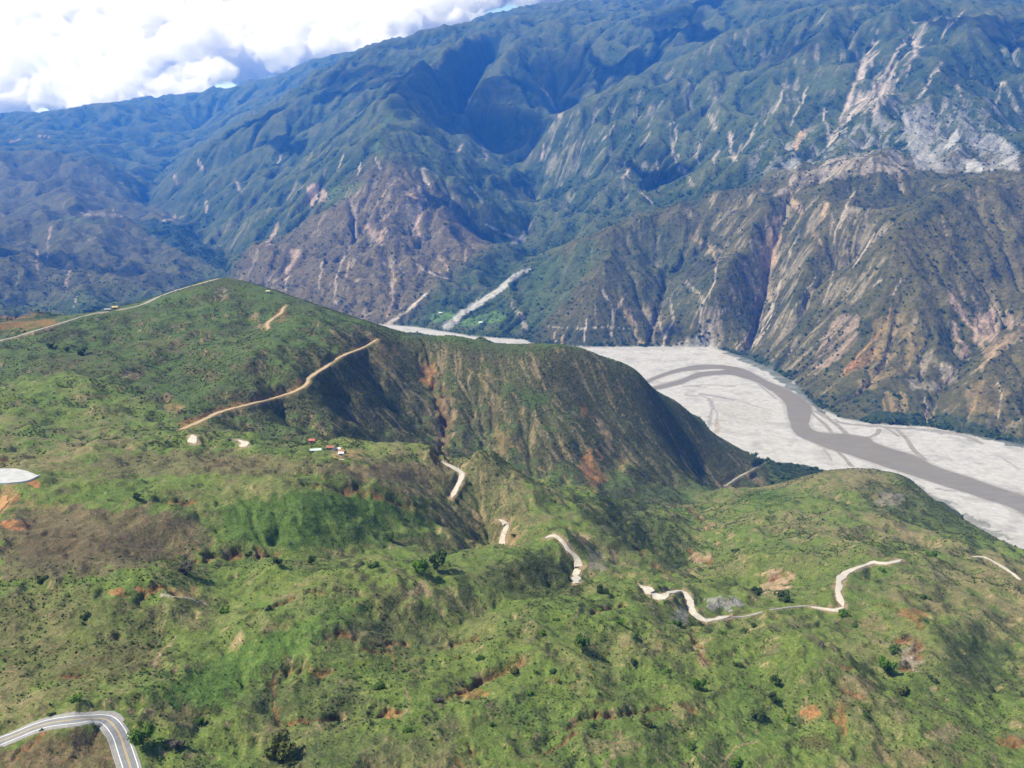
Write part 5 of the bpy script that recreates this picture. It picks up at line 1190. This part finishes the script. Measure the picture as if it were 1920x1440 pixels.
# ------------------------------------------------------------------ scattered shrubs: the largest as objects, the rest as scrub
sg = np.random.default_rng(31)
cellA = (GR * DTH) * (GR * DU)
onroad = np.zeros((NU, NT), bool)
for _, ln, wd, _l in ROADS:
    w = near_cells(ln, wd * 2); d, _ = dist_line(GX[w], GY[w], ln)
    onroad[w] |= d < wd * .5 + 2.5
w = near_cells(np.array(terrace_pts), 15); onroad[w] |= inpoly(GX[w], GY[w], terrace_pts)
lum = ALB @ np.array([.3, .6, .1], np.float32)
green_ok = sstep(.16, .09, lum) * (ALB[..., 1] > ALB[..., 0] * .92)
inview = (PX > -150) & (PX < 2070) & (PY > -60) & (PY < 1560) & seen
steep = sstep(.22, .6, SLOPE)
clump = fbm(GX, GY, 42, 4, 501); clump2 = fbm(GX, GY, 150, 3, 502)
dn = (wf > .5) * (.0015 + .19 * sstep(-.05, .55, clump + .5 * clump2) + .10 * steep + .10 * gully * sstep(.3, .6, clump2 + .3)) * (1 - hillm)
dn += (wf > .5) * hillm * (.012 + .10 * sstep(-.1, .45, clump + .4 * clump2) + .22 * steep)
dn += (wf > .5) * (1 - hillm) * .16 * sstep(.085, .05, lum)
dn *= (.12 + .88 * green_ok) * (~onroad) * inview * ~riv_mask
def scatter(dens, size):
    n = sg.poisson(np.clip(dens * cellA, 0, 6)).ravel()
    k = np.repeat(np.arange(NU * NT), n)
    i = k // NT + sg.uniform(-.5, .5, len(k)); j = k % NT + sg.uniform(-.5, .5, len(k))
    r = np.exp(U0 + DU * i); th = TH0 + DTH * j
    x, y = r * np.sin(th), r * np.cos(th)
    return x, y, bil(H, x, y), size * np.exp(sg.normal(0, .32, len(k))), k
x, y, z, s, k = scatter(dn, .40)
s *= np.where(np.hypot(x, y) > 700, 1.5, 1.0)
m_scrub = leaf_mat('scrub_leaves', [(0, (.036, .054, .018)), (.3, (.052, .078, .023)), (.6, (.070, .104, .028)), (.8, (.088, .130, .032)), (.92, (.092, .086, .054)), (1, (.10, .16, .03))])
order = np.argsort(-s / np.hypot(np.hypot(x, y), z))
vis_rank = [q for q in order[:4000]]
picked = []
PXq, PYq = PX.ravel()[k], PY.ravel()[k]
LANDMARKS = [('below the paved bend', 120, 1420), ('above the paved bend', 110, 1300), ('round the large olive tree', 540, 1400), ('right of the bright tree by the road', 330, 1350), ('on the light green ridge', 460, 1220), ('under the orange bank on the left', 260, 1160), ('along the hollow with the dark trees', 560, 1070),
             ('left of the diagonal earth crack', 780, 1260), ('right of the diagonal earth crack', 1010, 1290), ('below the diagonal earth crack', 850, 1380), ('round the long lower crack', 1160, 1350), ('round the broad green tree', 1100, 1200), ('beside the tan gully', 1310, 1230), ('above the tall twin trees', 1470, 1220),
             ('below the tall twin trees', 1440, 1380), ('round the pale gully on the right', 1690, 1260), ('in the lower right corner', 1800, 1400), ('inside the hooked road', 1680, 1110), ('round the bare rocky knoll', 1350, 1130), ('beside the winding road', 1080, 1060), ('on the far right slope', 1860, 1180)]
for q in vis_rank:
    if any((x[q] - a) ** 2 + (y[q] - b) ** 2 < (c + s[q]) ** 2 for a, b, c in TAKEN): continue
    picked.append(q)
    if len(picked) == 215: break
for c_, q in enumerate(picked):
    o = bpy.data.objects.new('shrub', small_crowns[c_ % 5]); COL.objects.link(o)
    o.location = (x[q], y[q], z[q] - .08 * s[q]); o.rotation_euler = (0, 0, (c_ * 2.4) % 6.28); o.scale = (s[q], s[q] * 1.08, s[q] * .95)
    o.material_slots[0].link = 'OBJECT'; o.material_slots[0].material = m_scrub
    lm = min(LANDMARKS, key=lambda t: (t[1] - PXq[q]) ** 2 + (t[2] - PYq[q]) ** 2)[0]
    tag(o, 'small rounded shrub among the grass ' + lm, 'shrub', 'small shrubs ' + lm)
keep = np.ones(len(x), bool); keep[picked] = False

scrub_src = []
for kk in range(4):
    me = crown_mesh('scrub_clump', 200 + kk, 46, .34, 4, .8); me.materials.append(m_scrub)
    scrub_src.append(bpy.data.objects.new('scrub_clump', me))
m_wood = leaf_mat('woodland_leaves', [(0, (.030, .058, .018)), (.5, (.042, .078, .022)), (.85, (.06, .10, .026)), (1, (.08, .13, .03))])
wood_src = []
for kk in range(3):
    me = crown_mesh('wood_clump', 300 + kk, 60, .32, 5, 1.0); me.materials.append(m_wood)
    wood_src.append(bpy.data.objects.new('wood_clump', me))

def scatter_object(name, pts, size, sources, label, cat):
    me = bpy.data.meshes.new(name); me.vertices.add(len(pts)); me.vertices.foreach_set('co', np.asarray(pts, np.float32).ravel())
    a = me.attributes.new('size', 'FLOAT', 'POINT'); a.data.foreach_set('value', np.asarray(size, np.float32))
    a = me.attributes.new('turn', 'FLOAT', 'POINT'); a.data.foreach_set('value', sg.uniform(0, 6.283, len(pts)).astype(np.float32))
    me.update()
    o = bpy.data.objects.new(name, me); COL.objects.link(o)
    ng = bpy.data.node_groups.new(name, 'GeometryNodeTree')
    ng.interface.new_socket('Geometry', in_out='INPUT', socket_type='NodeSocketGeometry'); ng.interface.new_socket('Geometry', in_out='OUTPUT', socket_type='NodeSocketGeometry')
    N = ng.nodes; gi = N.new('NodeGroupInput'); go = N.new('NodeGroupOutput')
    iop = N.new('GeometryNodeInstanceOnPoints'); gti = N.new('GeometryNodeGeometryToInstance')
    for so in sources:
        oi = N.new('GeometryNodeObjectInfo'); oi.inputs['Object'].default_value = so; oi.inputs['As Instance'].default_value = True
        ng.links.new(oi.outputs['Geometry'], gti.inputs[0])
    na = N.new('GeometryNodeInputNamedAttribute'); na.data_type = 'FLOAT'; na.inputs['Name'].default_value = 'size'
    nb = N.new('GeometryNodeInputNamedAttribute'); nb.data_type = 'FLOAT'; nb.inputs['Name'].default_value = 'turn'
    cx = N.new('ShaderNodeCombineXYZ'); ng.links.new(nb.outputs[0], cx.inputs[2])
    iop.inputs['Pick Instance'].default_value = True
    ng.links.new(gi.outputs[0], iop.inputs['Points']); ng.links.new(gti.outputs[0], iop.inputs['Instance']); ng.links.new(na.outputs[0], iop.inputs['Scale']); ng.links.new(cx.outputs[0], iop.inputs['Rotation'])
    ng.links.new(iop.outputs[0], go.inputs[0])
    md = o.modifiers.new('scatter', 'NODES'); md.node_group = ng
    tag(o, label, cat, kind='stuff'); return o
hm_k = hillm.ravel()[k] > .5
for nm, mk, lb in [('scrub', keep & ~hm_k, 'low mixed scrub over the near slope'), ('hill_scrub', keep & hm_k, 'dark scrub covering the hill')]:
    scatter_object(nm, np.stack([x, y, z - .1 * s], -1)[mk], s[mk], scrub_src, lb, 'scrub')
# woods along the river and in the far valleys, lone trees on the dry mountain
wood = (np.abs(ALB - WOOD).sum(-1) < .010) & (GR > 2500) & ~fg_mask & ~riv_mask & inview
bank = (dbank < 26) & ~fg_mask & ~riv_mask & inview & (GR < 3200)
dens = wood * .006 + bank * .010 * sstep(-.1, .4, fbm(GX, GY, 90, 3, 601))
xw, yw, zw, sw, _k = scatter(dens, 5.0)
scatter_object('riverside_woods', np.stack([xw, yw, zw - .5], -1), sw, wood_src, 'dark green woods along the river bank and valley floors', 'woods')
dens = (farw > .5) * inview * ~riv_mask * (GR < 5200) * (.0009 + .0022 * sstep(.0, .5, -q3 - .4 * q2) + .004 * gully) * sstep(.2, .1, lum)
xw, yw, zw, sw, _k = scatter(dens, 3.2)
scatter_object('mountain_scrub', np.stack([xw, yw, zw - .3], -1), sw, wood_src, 'dark trees and scrub dotted over the mountains', 'scrub')
print('scrub', len(x), 'woods', len(xw))
